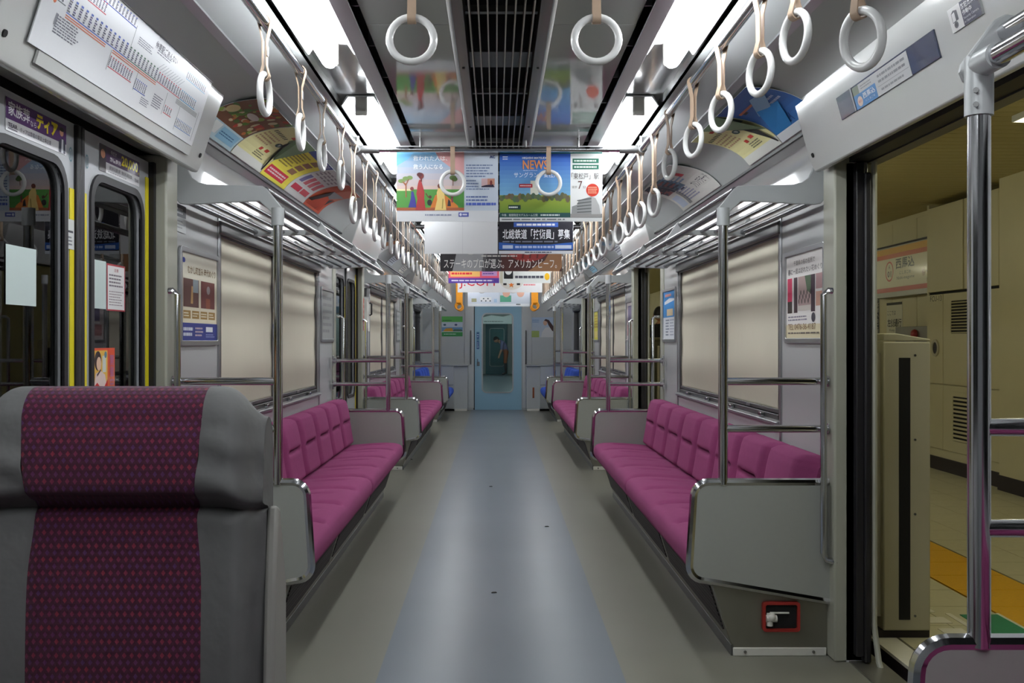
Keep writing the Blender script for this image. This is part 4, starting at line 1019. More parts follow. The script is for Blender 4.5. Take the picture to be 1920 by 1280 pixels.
# 3 beef
A = Art(1.03, PH)
A.rect(0, 0, 1, 1, s(34, 30, 34), 1).rect(0.13, 0, 0.5, 1, s(84, 82, 84), 1.5).poly([(0.10, 0), (0.34, 0), (0.38, 1), (0.18, 1)], s(150, 150, 152), 2).poly([(0.37, 0), (0.5, 0), (0.5, 1), (0.40, 0.9)], s(52, 48, 52), 2)
A.rect(0.5, 0, 1, 1, s(70, 34, 30), 1.6).ell(0.72, 0.62, 0.19, 0.40, s(140, 46, 42), 2, 24).ell(0.78, 0.75, 0.10, 0.18, s(196, 74, 66), 3, 20).poly([(0.72, 0), (0.98, 0), (1, 0.1), (1, 0.9), (0.93, 0.6), (0.86, 0.25)], s(150, 106, 72), 2.5)
for i in range(5): A.poly([(0.55 + i * 0.06, 0.3), (0.565 + i * 0.06, 0.3), (0.60 + i * 0.06, 0.95), (0.585 + i * 0.06, 0.95)], s(96, 30, 28), 3.2)
A.text('ステーキのプロが選ぶ。アメリカンビーフ。', 0.03, 0.07, 0.96, 0.29, s(238, 236, 232), 5).lines(0.34, 0.33, 0.68, 0.38, 1, s(200, 196, 190), 4, 0.6)
hang_poster(-0.49, 0.54, 8.45, 2.15, 1.786, A, 'wide dark hanging poster of grilled beef with white lettering')
# 4 pair
A = Art(0.515, PH).rect(0, 0, 1, 1, s(226, 74, 128), 1, c2=s(240, 150, 60)).rect(0, 0, 1, 0.14, s(86, 60, 150), 2).rect(0.04, 0.18, 0.62, 0.55, s(244, 190, 110), 2).rect(0.66, 0.2, 0.96, 0.46, s(196, 150, 200), 2)
A.lines(0.06, 0.22, 0.6, 0.5, 3, s(220, 50, 60), 3, 0.6).lines(0.68, 0.23, 0.94, 0.43, 3, s(90, 60, 140), 3).lines(0.06, 0.04, 0.9, 0.1, 1, s(230, 220, 240), 3, 0.6).lines(0.08, 0.6, 0.92, 0.9, 3, s(250, 240, 200), 3, 0.6)
hang_poster(-0.50, 0.012, 10.12, 2.15, 1.782, A, 'small-looking pink and orange hanging poster behind the beef poster')
A = Art(0.515, PH).rect(0, 0, 1, 1, s(226, 228, 224), 1).rect(0.08, 0.12, 0.26, 0.6, s(24, 24, 26), 2).ell(0.17, 0.35, 0.07, 0.12, s(230, 230, 228), 3).rect(0, 0, 0.06, 0.62, s(196, 190, 170), 2).rect(0.62, 0.5, 0.74, 0.66, s(236, 220, 60), 3).ell(0.93, 0.18, 0.05, 0.10, s(232, 180, 30), 3).lines(0.30, 0.12, 0.86, 0.22, 1, s(70, 70, 80), 3, 0.7, 0.02).lines(0.62, 0.42, 0.98, 0.9, 6, s(176, 180, 180), 3)
hang_poster(0.022, 0.535, 10.12, 2.15, 1.782, A, 'cream hanging poster with black square and yellow dot behind the beef poster')
# 5 wide white, 6 pale
A = Art(1.03, PH).rect(0, 0, 1, 1, s(234, 234, 234), 1).text('J:COM', 0.02, 0.12, 0.44, 0.52, s(206, 44, 60), 4).ell(0.64, 0.45, 0.15, 0.36, s(222, 218, 208), 2, 24).text('★', 0.60, 0.16, 0.67, 0.36, s(226, 120, 40), 4).rect(0.54, 0.24, 0.58, 0.36, s(40, 38, 40), 3).rect(0.70, 0.24, 0.74, 0.36, s(40, 38, 40), 3).lines(0.78, 0.2, 0.96, 0.75, 5, s(226, 130, 136), 3, 0.4)
hang_poster(-0.485, 0.545, 12.15, 2.15, 1.785, A, 'wide white hanging poster with red letters in front of the end door')
A = Art(1.03, PH).rect(0, 0, 1, 1, s(206, 214, 226), 1).rect(0.5, 0.12, 1, 1, s(196, 204, 214), 1.5).rect(0.52, 0.2, 0.7, 0.5, s(86, 156, 128), 2).ell(0.62, 0.62, 0.06, 0.2, s(206, 160, 140), 3).ell(0.85, 0.62, 0.06, 0.2, s(206, 160, 140), 3).rect(0.06, 0.2, 0.14, 0.36, s(150, 150, 120), 2).rect(0.2, 0.22, 0.38, 0.42, s(226, 228, 230), 2).rect(0.42, 0.18, 0.47, 0.34, s(170, 196, 220), 2).rect(0, 0, 1, 0.12, s(222, 226, 230), 2).lines(0.78, 0.06, 0.86, 0.12, 1, K_, 4, 0.8)
for i in range(5): A.ell(0.22 + 0.035 * i, 0.25 + 0.1 * (i % 2), 0.012, 0.03, s(60, 70, 80), 3)
hang_poster(-0.485, 0.545, 16.55, 2.15, 1.765, A, 'pale wide hanging poster directly over the blue end door')
hang_poster(-0.42, 0.46, 30.0, 2.13, 1.70, Art(0.88, 0.43).rect(0, 0, 1, 1, s(226, 230, 230), 1).poly([(0, 0.45), (0.3, 0.6), (0.7, 0.5), (1, 0.65), (1, 0.8), (0.5, 0.7), (0, 0.75)], s(120, 126, 124), 2).lines(0.05, 0.1, 0.9, 0.22, 1, s(120, 124, 128), 3), 'white hanging poster inside the next car, at the top of the end door glass')

# cove posters -------------------------------------------------------------
def cove_poster(sx, ya, yb, art, label, h=0.352):
    t = thing('cove_poster', (sx * 1.1, (ya + yb) / 2, 2.03), label, 'poster', 'curved posters above the windows')
    d0 = 0.012
    def P(u, v, l):                                   # u along the reader's right
        p, nr_ = arc_at(d0 + v * (ARCL - 0.03 - d0) / h * 1.0)
        off = 0.006 + 0.010 * (v / h) ** 2 + l * 0.0004
        y = (yb - u) if sx > 0 else (ya + u)
        return Vector((sx * (p[0] + nr_[0] * off), y, p[1] + nr_[1] * off))
    L = yb - ya; vs = []; m = MB(1)
    m.grid(lambda a, b: tuple(P(a * L, b * h, 0)), 4, 16, flip=False)
    ob = m.build('sheet', 'paper', t)
    sd = ob.modifiers.new('thickness', 'SOLIDIFY'); sd.thickness = 0.001
    art.build('print', P, t)
    return t
G = lambda a, b, c: s(a, b, c)
def food():
    A = Art(0.50, 0.352); A.rect(0, 0, 1, 1, s(196, 220, 228), 1).rect(0, 0.27, 1, 1, s(120, 74, 44), 1.5)
    random.seed(5)
    for i in range(60): A.ell(random.uniform(0.04, 0.96), random.uniform(0.33, 0.97), random.uniform(0.02, 0.07), random.uniform(0.02, 0.07), random.choice([s(96, 136, 50), s(146, 172, 70), s(80, 110, 44), s(190, 110, 50), s(206, 190, 150), s(180, 60, 40)]), 2 + 0.02 * i, 12)
    A.ell(0.13, 0.52, 0.10, 0.09, s(226, 206, 150), 4, 18).ell(0.13, 0.52, 0.07, 0.06, s(196, 190, 90), 4.3, 18).ell(0.52, 0.62, 0.14, 0.06, s(226, 216, 206), 4, 18)
    A.text('今', 0.05, 0.12, 0.15, 0.26, s(40, 90, 110), 5).rect(0.2, 0.08, 0.4, 0.25, s(238, 242, 240), 3).rect(0.45, 0.05, 0.95, 0.24, s(150, 200, 226), 3).lines(0.48, 0.07, 0.93, 0.22, 4, s(60, 110, 160), 4)
    return A
def creamcal():
    A = Art(0.53, 0.352); A.rect(0, 0, 1, 1, s(244, 238, 176), 1).rect(0, 0, 1, 0.14, s(238, 240, 232), 2).poly([(0.45, 1), (1, 1), (1, 0.30), (0.82, 0.40), (0.70, 0.62), (0.52, 0.75)], s(112, 134, 100), 2).rect(0.62, 0.62, 0.98, 0.96, s(150, 160, 150), 2.5).rect(0.62, 0.82, 0.72, 0.92, s(226, 206, 60), 3)
    A.poly([(0.99, 0.05), (0.96, 0.05), (0.80, 0.42), (0.62, 0.62), (0.56, 0.78), (0.62, 0.74), (0.72, 0.58), (0.88, 0.38)], s(44, 44, 40), 4).ell(0.60, 0.56, 0.07, 0.055, s(60, 90, 80), 4.5).ell(0.60, 0.56, 0.035, 0.03, s(200, 206, 196), 5)
    for i in range(7): A.rect(0.06 + 0.06 * i, 0.70, 0.085 + 0.06 * i, 0.76, s(60, 76, 50), 4); A.lines(0.05 + 0.06 * i, 0.40, 0.10 + 0.06 * i, 0.66, 4, s(190, 150, 110), 4)
    A.rect(0.40, 0.82, 0.52, 0.88, s(206, 66, 50), 4).rect(0.42, 0.30, 0.50, 0.36, s(206, 66, 50), 4).rect(0.58, 0.32, 0.68, 0.38, s(206, 66, 50), 4).lines(0.42, 0.17, 0.78, 0.28, 3, s(120, 120, 90), 4).lines(0.08, 0.04, 0.6, 0.10, 1, s(70, 74, 80), 4, 0.7)
    return A
def yellowad():
    A = Art(0.54, 0.352); A.rect(0, 0, 1, 1, s(246, 234, 90), 1).rect(0, 0.86, 1, 1, s(60, 76, 150), 2).text('ご案内', 0.55, 0.88, 0.92, 0.98, s(240, 240, 250), 4)
    for i in range(4): A.rect(0.55, 0.30 + 0.14 * i, 0.80, 0.41 + 0.14 * i, s(150, 110, 80), 3)
    A.lines(0.06, 0.34, 0.5, 0.80, 8, s(150, 130, 60), 3).rect(0.05, 0.06, 0.80, 0.24, s(206, 50, 70), 3).lines(0.10, 0.09, 0.76, 0.21, 2, s(244, 226, 226), 4, 0.6, 0.05)
    return A
def pinkad():
    A = Art(0.54, 0.352); A.rect(0, 0, 1, 1, s(234, 234, 232), 1).rect(0.1, 0.12, 0.5, 0.24, s(214, 70, 90), 2).rect(0.55, 0.12, 0.9, 0.24, s(214, 90, 100), 2)
    for i in range(4): A.rect(0.08 + 0.22 * i, 0.32, 0.24 + 0.22 * i, 0.56, random.choice([s(120, 120, 170), s(200, 200, 206), s(214, 110, 120)]), 2); A.lines(0.08 + 0.22 * i, 0.62, 0.25 + 0.22 * i, 0.90, 4, s(150, 140, 150), 3)
    return A
def orangead():
    A = Art(0.52, 0.352); A.rect(0, 0, 1, 1, s(206, 96, 66), 1).rect(0.45, 0.45, 1, 1, s(226, 140, 116), 1.5).poly([(0.05, 0.05), (0.9, 0.05), (0.7, 0.42), (0.45, 0.40)], s(196, 74, 46), 2).poly([(0.0, 0.15), (0.35, 0.62), (0.5, 0.5), (0.25, 0.15)], s(52, 44, 46), 3).poly([(0.35, 0.62), (0.95, 0.66), (0.7, 0.40), (0.5, 0.45)], s(170, 172, 176), 3).poly([(0.6, 0.05), (0.75, 0.40), (0.9, 0.45), (0.75, 0.08)], s(60, 50, 52), 3)
    return A
for i, (a, b, fn, lb) in enumerate(((3.90, 4.41, food, 'curved poster of vegetables and dishes next to the route map box'), (4.42, 4.96, creamcal, 'curved cream poster with black ribbon and timetable on the closed-door side'), (4.97, 5.52, yellowad, 'curved yellow poster with red label'), (5.53, 6.07, pinkad, 'curved white poster with pink labels'), (6.08, 6.60, orangead, 'curved orange poster with a dark and grey shape'))):
    A = fn(); A.w = A.w
    for j, (x, y, l) in enumerate(A.v): A.v[j] = (x * (b - a) / A.w, y, l)
    cove_poster(-1, a, b, A, lb)
def blueair():
    A = Art(0.52, 0.352); A.rect(0, 0, 1, 1, s(60, 130, 206), 1, c2=s(46, 84, 160)).rect(0, 0, 1, 0.13, s(236, 240, 242), 2).poly([(0, 0.13), (0.45, 0.13), (0.75, 0.5), (0.35, 0.62)], s(40, 140, 214), 2).poly([(0.2, 0.5), (0.6, 0.8), (0.9, 0.75), (0.5, 0.45)], s(150, 186, 220), 2.3)
    A.rect(0.1, 0.7, 0.5, 0.74, s(190, 110, 80), 3).rect(0.15, 0.66, 0.25, 0.70, s(50, 40, 50), 3).text('ロープウェイ', 0.08, 0.16, 0.62, 0.30, s(24, 60, 120), 5, 0.02).lines(0.06, 0.03, 0.9, 0.10, 2, s(90, 110, 150), 3).lines(0.6, 0.5, 0.95, 0.66, 2, s(190, 206, 230), 3)
    return A
def magazine():
    A = Art(1.05, 0.352); A.rect(0, 0, 1, 1, s(226, 226, 220), 1)
    random.seed(9)
    for i in range(14): x = random.uniform(0.02, 0.45); A.rect(x, random.uniform(0.35, 0.8), x + random.uniform(0.06, 0.16), random.uniform(0.85, 0.98), random.choice([s(60, 62, 80), s(110, 100, 110), s(150, 90, 90), s(90, 120, 140)]), 2 + 0.02 * i)
    A.rect(0.72, 0.6, 0.80, 0.78, s(206, 70, 80), 3).lines(0.5, 0.5, 0.72, 0.9, 5, s(120, 160, 190), 3).text('プリンアラモード', 0.64, 0.22, 0.97, 0.40, s(54, 56, 66), 5).lines(0.3, 0.1, 0.62, 0.45, 6, s(150, 156, 186), 3).rect(0.05, 0.06, 0.22, 0.36, s(206, 218, 236), 3)
    for i in range(4): A.rect(0.26 + 0.02 * i, 0.05, 0.27 + 0.02 * i, 0.42, s(60, 66, 76), 3)
    return A
for a, b, fn, lb in ((3.72, 4.21, blueair, 'curved blue sky poster beside the platform-side door header'), (4.22, 4.76, creamcal, 'curved cream poster with black ribbon and timetable on the platform side'), (5.38, 6.44, magazine, 'double-length curved magazine poster on the platform side')):
    A = fn()
    for j, (x, y, l) in enumerate(A.v): A.v[j] = (x * (b - a) / A.w, y, l)
    cove_poster(1, a, b, A, lb)
def plain(c1, c2, seed):
    random.seed(seed); A = Art(0.52, 0.352); A.rect(0, 0, 1, 1, c1, 1).rect(0.05, 0.45, 0.6, 0.92, c2, 2).lines(0.08, 0.08, 0.92, 0.38, 4, s(110, 114, 130), 3)
    return A
for sx, lst in ((1, ((9.3, s(220, 224, 228), s(150, 190, 214)), (10.6, s(226, 226, 222), s(190, 120, 110)), (11.9, s(150, 196, 214), s(230, 234, 236)))), (-1, ((9.4, s(228, 228, 226), s(206, 150, 110)), (10.7, s(214, 222, 230), s(120, 140, 190)), (12.0, s(230, 228, 220), s(170, 180, 130))))):
    for k, (y, c1, c2) in enumerate(lst): cove_poster(sx, y, y + 0.515, plain(c1, c2, k + 20 * sx + 50), f"{ORD[k]} pale curved poster above the second plum bench on the {SIDE[sx]}")

# framed door-side posters ---------------------------------------------------
def frame_poster(sx, y0, y1, z0, z1, art, label):
    t = thing('framed_poster', (sx * XW, (y0 + y1) / 2, z0), label, 'poster', 'framed posters beside the doors')
    frame_ring(MB(sx), rrect(y0 - 0.022, y1 + 0.022, z0 - 0.022, z1 + 0.022, 0.02), rrect(y0, y1, z0, z1, 0.006), 'x', 1.276, 1.289).build('frame', 'alu', t, bevel=0.002)
    MB(sx).box(1.284, 1.289, y0 - 0.005, y1 + 0.005, z0 - 0.005, z1 + 0.005).build('sheet', 'paper', t, smooth=0)
    P = plane_map((sx * 1.2835, y1 if sx > 0 else y0, z0), (0, -sx, 0), (0, 0, 1), (-sx, 0, 0))
    art.build('print', P, t); return t
w_, h_ = 0.515, 0.364
A = Art(w_, h_).rect(0, 0, 1, 1, s(240, 236, 232), 1).rect(0, 0, 1, 0.16, s(226, 214, 180), 2).text('千葉県の桜の名所で', 0.22, 0.86, 0.78, 0.92, s(110, 100, 100), 5).text('春に一度は訪れたい花めぐり', 0.06, 0.76, 0.96, 0.83, s(90, 84, 84), 5)
A.rect(0.04, 0.44, 0.17, 0.72, s(214, 60, 100), 3).rect(0.04, 0.30, 0.17, 0.44, s(60, 50, 46), 3).rect(0.22, 0.30, 0.32, 0.72, s(70, 50, 56), 3).rect(0.34, 0.32, 0.68, 0.72, s(186, 160, 156), 3).poly([(0.52, 0.72), (0.68, 0.72), (0.68, 0.50), (0.58, 0.55)], s(90, 110, 84), 4).rect(0.34, 0.32, 0.68, 0.38, s(214, 206, 196), 4).rect(0.68, 0.30, 0.78, 0.72, s(60, 40, 52), 3).rect(0.80, 0.55, 0.97, 0.72, s(176, 140, 140), 3).rect(0.80, 0.36, 0.95, 0.52, s(206, 160, 140), 3)
for i in range(12): A.ell(0.36 + 0.028 * i, 0.43 + 0.05 * ((i * 7) % 3), 0.012, 0.03, s(70, 60, 60), 5)
A.text('TEL 0476-36-4187', 0.06, 0.10, 0.80, 0.17, s(150, 120, 90), 6).ell(0.74, 0.235, 0.05, 0.055, s(70, 66, 76), 4).lines(0.06, 0.20, 0.66, 0.27, 2, s(150, 146, 160), 4).lines(0.06, 0.045, 0.9, 0.075, 1, s(120, 110, 100), 5, 0.6)
frame_poster(1, 3.955, 4.465, 1.21, 1.57, A, 'framed cherry-blossom poster beside the open doorway')
A = Art(w_, h_).rect(0, 0, 1, 1, s(232, 220, 190), 1, c2=s(226, 222, 206)).rect(0, 0, 1, 0.20, s(50, 58, 130), 2).rect(0.05, 0.38, 0.46, 0.70, s(96, 62, 56), 3).rect(0.30, 0.55, 0.44, 0.70, s(150, 160, 166), 4).poly([(0.24, 0.42), (0.30, 0.42), (0.30, 0.62), (0.26, 0.62)], s(190, 150, 96), 4).rect(0.52, 0.38, 0.92, 0.70, s(112, 58, 54), 3).ell(0.73, 0.60, 0.05, 0.05, s(160, 150, 150), 4).rect(0.66, 0.38, 0.78, 0.50, s(150, 84, 60), 4)
A.text('むかし町並み 時代めぐり', 0.16, 0.76, 0.94, 0.85, s(120, 92, 46), 5, 0.01).ell(0.06, 0.90, 0.04, 0.03, s(60, 70, 150), 4)
for i in range(4): A.rect(0.05 + 0.23 * i, 0.25, 0.24 + 0.23 * i, 0.34, s(160, 126, 66), 3); A.lines(0.06 + 0.23 * i, 0.265, 0.23 + 0.23 * i, 0.325, 2, s(236, 226, 200), 4)
A.lines(0.05, 0.04, 0.30, 0.16, 2, s(220, 222, 236), 4, 0.6).lines(0.36, 0.04, 0.62, 0.16, 3, s(200, 180, 190), 4, 0.5).rect(0.66, 0.10, 0.86, 0.16, s(230, 232, 238), 4).lines(0.66, 0.03, 0.92, 0.08, 2, s(150, 158, 206), 4)
frame_poster(-1, 4.01, 4.52, 1.20, 1.56, A, 'framed old-town poster with two brown photos and navy foot beside the closed first doors')
A = Art(w_, h_).rect(0, 0, 1, 1, s(222, 226, 232), 1).rect(0, 0.45, 1, 1, s(56, 138, 206), 2).poly([(0.1, 0.72), (0.9, 0.78), (0.9, 0.82), (0.5, 0.84), (0.1, 0.78)], s(226, 232, 240), 3).rect(0.3, 0.48, 0.8, 0.62, s(226, 206, 170), 3).lines(0.2, 0.06, 0.5, 0.42, 6, s(120, 130, 150), 3).lines(0.55, 0.06, 0.9, 0.42, 6, s(170, 176, 190), 3).lines(0.15, 0.86, 0.85, 0.95, 1, s(220, 150, 140), 3, 0.6)
frame_poster(1, 7.24, 7.74, 1.21, 1.57, A, 'framed blue and white poster just before the second open doorway')
A = Art(w_, h_).rect(0, 0, 1, 1, s(150, 152, 150), 1).lines(0.1, 0.1, 0.9, 0.9, 6, s(126, 128, 128), 2)
frame_poster(-1, 7.24, 7.74, 1.21, 1.57, A, 'empty grey poster frame just before the second closed doors')
A = Art(w_, h_).rect(0, 0, 1, 1, s(200, 190, 190), 1).rect(0.2, 0.5, 0.8, 0.9, s(120, 110, 140), 2).rect(0.1, 0.1, 0.9, 0.4, s(170, 120, 120), 2).lines(0.2, 0.42, 0.8, 0.48, 1, s(240, 240, 240), 3)
frame_poster(1, 9.41, 9.92, 1.21, 1.57, A, 'framed pinkish poster just past the second open doorway')
A = Art(w_, h_).rect(0, 0, 1, 1, s(214, 206, 70), 1).lines(0.1, 0.4, 0.9, 0.9, 5, s(190, 150, 50), 2, 0.5).rect(0.1, 0.08, 0.9, 0.3, s(226, 206, 120), 2)
frame_poster(1, 12.69, 13.19, 1.21, 1.57, A, 'framed yellow poster just before the third open doorway')
frame_poster(-1, 12.69, 13.19, 1.21, 1.57, Art(w_, h_).rect(0, 0, 1, 1, s(168, 172, 170), 1).lines(0.1, 0.1, 0.9, 0.9, 5, s(140, 144, 142), 2), 'grey framed notice just before the third closed doors')

# end wall posters -----------------------------------------------------------
def wall_sheet(name, o, U, V, N, w, h, art, label, cat='poster', group=None, th=0.002, mat_='ink'):
    t = thing(name, o, label, cat, group)
    o = Vector(o); U = Vector(U); V = Vector(V); N = Vector(N)
    vs = [o + U * a + V * b + N * c for c in (0.0003, th) for a, b in ((0, 0), (w, 0), (w, h), (0, h))]
    MB().add(vs, [(3, 2, 1, 0), (4, 5, 6, 7), (0, 1, 5, 4), (1, 2, 6, 5), (2, 3, 7, 6), (3, 0, 4, 7)]).build('sheet', 'paper', t, smooth=0)
    art.build('print', plane_map(o + N * th, U, V, N), t, mat_)
    return t
A = Art(0.36, 0.345).rect(0, 0, 1, 1, s(90, 170, 84), 1).rect(0, 0.22, 1, 0.72, s(206, 216, 226), 2).rect(0, 0.25, 1, 0.46, s(110, 150, 190), 3).poly([(0.05, 0.25), (0.2, 0.40), (0.5, 0.42), (0.55, 0.25)], s(206, 150, 50), 4).poly([(0.5, 0.25), (0.6, 0.36), (0.95, 0.35), (1, 0.25)], s(70, 96, 80), 4).ell(0.14, 0.58, 0.07, 0.05, s(50, 84, 100), 4).ell(0.68, 0.58, 0.07, 0.05, s(60, 70, 110), 4).rect(0, 0, 1, 0.2, s(46, 130, 70), 3).lines(0.1, 0.08, 0.9, 0.15, 1, s(230, 240, 230), 4).lines(0.06, 0.76, 0.6, 0.84, 1, s(40, 100, 60), 4, 0.6)
wall_sheet('wall_poster', (-0.955, YE, 1.27), (1, 0, 0), (0, 0, 1), (0, -1, 0), 0.36, 0.345, A, 'green poster with a small landscape on the end wall')
A = Art(0.40, 0.345).rect(0, 0, 1, 1, s(206, 212, 216), 1, c2=s(176, 198, 222)).rect(0, 0, 0.34, 0.32, s(150, 168, 96), 2).poly([(0.42, 0), (1, 0), (0.97, 0.3), (0.78, 0.5), (0.6, 0.48), (0.46, 0.25)], s(222, 222, 220), 2).ell(0.60, 0.72, 0.09, 0.13, s(206, 168, 146), 3).poly([(0.55, 0.84), (0.62, 0.92), (0.76, 0.86), (0.98, 0.5), (1, 0.28), (0.9, 0.32), (0.74, 0.6), (0.68, 0.78)], s(60, 36, 36), 4).lines(0.04, 0.72, 0.4, 0.9, 2, s(120, 156, 200), 3)
wall_sheet('wall_poster', (0.595, YE, 1.255), (1, 0, 0), (0, 0, 1), (0, -1, 0), 0.40, 0.345, A, 'pale poster of a long-haired woman in white on the end wall')

# door ads and stickers -------------------------------------------------------
def left_sheet(y0, y1, z0, z1, art, label, x=-1.3046, name='door_sticker', cat='sticker', group='stickers on the closed first doors'):
    return wall_sheet(name, (x, y0, z0), (0, 1, 0), (0, 0, 1), (1, 0, 0), y1 - y0, z1 - z0, art, label, cat, group, th=0.001, mat_='sign')
A = Art(0.368, 0.088).rect(0, 0, 1, 1, s(238, 236, 240), 1).rect(0, 0.36, 1, 1, s(86, 34, 110), 2).text('家族葬', 0.03, 0.48, 0.36, 0.92, s(244, 240, 246), 5, 0.02).text('なら', 0.37, 0.44, 0.47, 0.62, s(244, 240, 246), 5, 0.01).text('ティア', 0.47, 0.44, 0.84, 0.92, s(246, 224, 40), 5, 0.05)
A.text('TEAR', 0.03, 0.13, 0.17, 0.26, s(70, 60, 80), 5, 0.02).rect(0.03, 0.07, 0.17, 0.10, s(70, 60, 80), 4).text('ティアは葬儀の東証上場企業', 0.21, 0.10, 0.72, 0.26, s(80, 70, 90), 5).ell(0.91, 0.70, 0.035, 0.13, s(206, 150, 120), 4).poly([(0.86, 0.02), (0.98, 0.02), (0.98, 0.46), (0.92, 0.52), (0.86, 0.40)], s(50, 50, 72), 4).poly([(0.90, 0.02), (0.94, 0.02), (0.94, 0.48), (0.91, 0.48)], s(226, 228, 236), 5).ell(0.91, 0.80, 0.04, 0.07, s(40, 32, 34), 5)
left_sheet(2.616, 2.984, 1.753, 1.841, A, 'purple funeral advertisement strip above the nearer closed door window', name='door_advert', cat='sticker')
A = Art(0.363, 0.088).rect(0, 0, 1, 1, s(238, 236, 240), 1).rect(0, 0.40, 1, 1, s(70, 32, 84), 2).rect(0, 0, 0.15, 1, s(52, 40, 50), 3).ell(0.08, 0.66, 0.05, 0.17, s(200, 140, 110), 4).text('20,000', 0.52, 0.46, 0.95, 0.92, s(246, 224, 40), 5, 0.03).text('円', 0.955, 0.46, 0.99, 0.56, s(246, 224, 40), 5).text('葬儀費用', 0.24, 0.48, 0.50, 0.66, s(244, 240, 246), 5, 0.02).text('今だけ', 0.26, 0.74, 0.40, 0.92, s(226, 220, 230), 5).text('資料請求 無料相談', 0.22, 0.16, 0.80, 0.32, s(80, 70, 90), 5).text('TEAR', 0.86, 0.13, 0.97, 0.26, s(70, 60, 80), 5, 0.02).lines(0.2, 0.05, 0.8, 0.12, 1, s(150, 146, 156), 4)
left_sheet(3.233, 3.596, 1.753, 1.841, A, 'purple price advertisement strip above the farther closed door window', name='door_advert', cat='sticker')
left_sheet(2.642, 2.816, 1.296, 1.456, Art(0.174, 0.16).rect(0, 0, 1, 1, s(206, 220, 218), 1), 'blank pale rectangle on the nearer closed door window', x=-1.3165)
A = Art(0.12, 0.158).rect(0, 0, 1, 1, s(206, 220, 218), 1)
left_sheet(3.20, 3.32, 1.304, 1.462, A, 'pale rectangle beside the red-edged notice on the farther door window', x=-1.3165)
A = Art(0.165, 0.158).rect(0, 0, 1, 1, s(170, 36, 52), 1).rect(0.05, 0.03, 0.95, 0.96, s(240, 238, 238), 2).text('注意', 0.38, 0.84, 0.62, 0.91, s(170, 40, 50), 4).lines(0.12, 0.50, 0.9, 0.80, 4, s(120, 110, 120), 3).lines(0.12, 0.10, 0.9, 0.44, 6, s(150, 130, 140), 3, 0.3)
left_sheet(3.325, 3.49, 1.30, 1.458, A, 'red-edged white notice on the farther closed door window', x=-1.3165)
A = Art(0.216, 0.16).rect(0, 0, 1, 1, s(226, 120, 60), 1, c2=s(230, 80, 50)).rect(0.1, 0.3, 0.7, 0.95, s(240, 190, 80), 2).ell(0.33, 0.74, 0.13, 0.20, s(52, 32, 36), 3).ell(0.36, 0.68, 0.09, 0.14, s(236, 196, 170), 4).poly([(0.15, 0.1), (0.7, 0.1), (0.6, 0.45), (0.42, 0.54), (0.25, 0.48)], s(240, 214, 206), 3).poly([(0.30, 0.42), (0.44, 0.54), (0.42, 0.57), (0.28, 0.46)], s(70, 50, 60), 5).rect(0.12, 0.02, 0.7, 0.12, s(226, 206, 70), 5).text('開催中', 0.78, 0.15, 0.95, 0.85, s(190, 110, 150), 5, 0.02, vertical=True).poly([(0, 0.1), (0.3, 0.3), (0.5, 0.12), (0.7, 0.35), (0.7, 0.1)], s(206, 40, 40), 4).ell(0.62, 0.86, 0.05, 0.07, s(90, 130, 150), 4).rect(0.5, 0.5, 0.64, 0.84, s(220, 222, 214), 3)
left_sheet(3.18, 3.396, 1.015, 1.175, A, 'red and yellow sticker with a dark-haired woman on the farther door window', x=-1.3165)
A = Art(0.06, 0.09).rect(0, 0, 1, 1, s(214, 216, 214), 1).rect(0.15, 0.55, 0.85, 0.62, s(60, 60, 70), 3).lines(0.2, 0.1, 0.8, 0.45, 3, s(120, 120, 130), 3)
left_sheet(2.974, 3.034, 1.475, 1.565, A, 'tiny white tag on the yellow strip of the nearer closed door', x=-1.3016)
for yy, nm in ((3.025, 'nearer'), (3.145, 'farther')):
    A = Art(0.026, 0.045)
    for i in range(20):
        a0, a1 = 2 * PI * i / 20, 2 * PI * (i + 1) / 20
        A.poly([(0.5 + 0.5 * math.cos(a0), 0.5 + 0.5 * math.sin(a0)), (0.5 + 0.5 * math.cos(a1), 0.5 + 0.5 * math.sin(a1)), (0.5 + 0.38 * math.cos(a1), 0.5 + 0.38 * math.sin(a1)), (0.5 + 0.38 * math.cos(a0), 0.5 + 0.38 * math.sin(a0))], s(110, 140, 150), 2)
    A.rect(0.42, 0.25, 0.58, 0.75, s(110, 140, 150), 2)
    t = thing('door_mark', (-1.305, yy, 1.76), f'small ringed mark at the top of the {nm} closed door leaf', 'mark')
    A.build('print', plane_map((-1.3045, yy - 0.02, 1.74), (0, 1, 0), (0, 0, 1), (1, 0, 0)), t)
A = Art(0.15, 0.11).rect(0, 0, 1, 1, s(206, 208, 208), 1).rect(0, 0.55, 1, 1, s(96, 98, 104), 2).lines(0.1, 0.62, 0.9, 0.9, 2, s(180, 182, 186), 3).lines(0.1, 0.1, 0.9, 0.45, 3, s(160, 162, 166), 3)
wall_sheet('wall_sticker', (-1.288, 3.93, 1.635), (0, 1, 0), (0, 0, 1), (1, 0, 0), 0.15, 0.11, A, 'grey notice sticker above the framed old-town poster', 'sticker')
A = Art(0.05, 0.30).rect(0, 0, 1, 1, s(200, 84, 60), 1).lines(0.2, 0.1, 0.8, 0.9, 5, s(230, 200, 190), 3)
wall_sheet('wall_sticker', (-1.244, 9.205, 1.29), (0, 1, 0), (0, 0, 1), (1, 0, 0), 0.05, 0.30, A, 'narrow red vertical notice on the post past the second closed doors', 'sticker')
ib = thing('intercom_box', (-1.27, 9.60, 1.25), 'small cream emergency intercom box on the closed-door wall past the second doors', 'intercom')
MB(-1).box(1.24, 1.29, 9.50, 9.66, 1.28, 1.60).build('casing', 'white', ib, bevel=0.008)
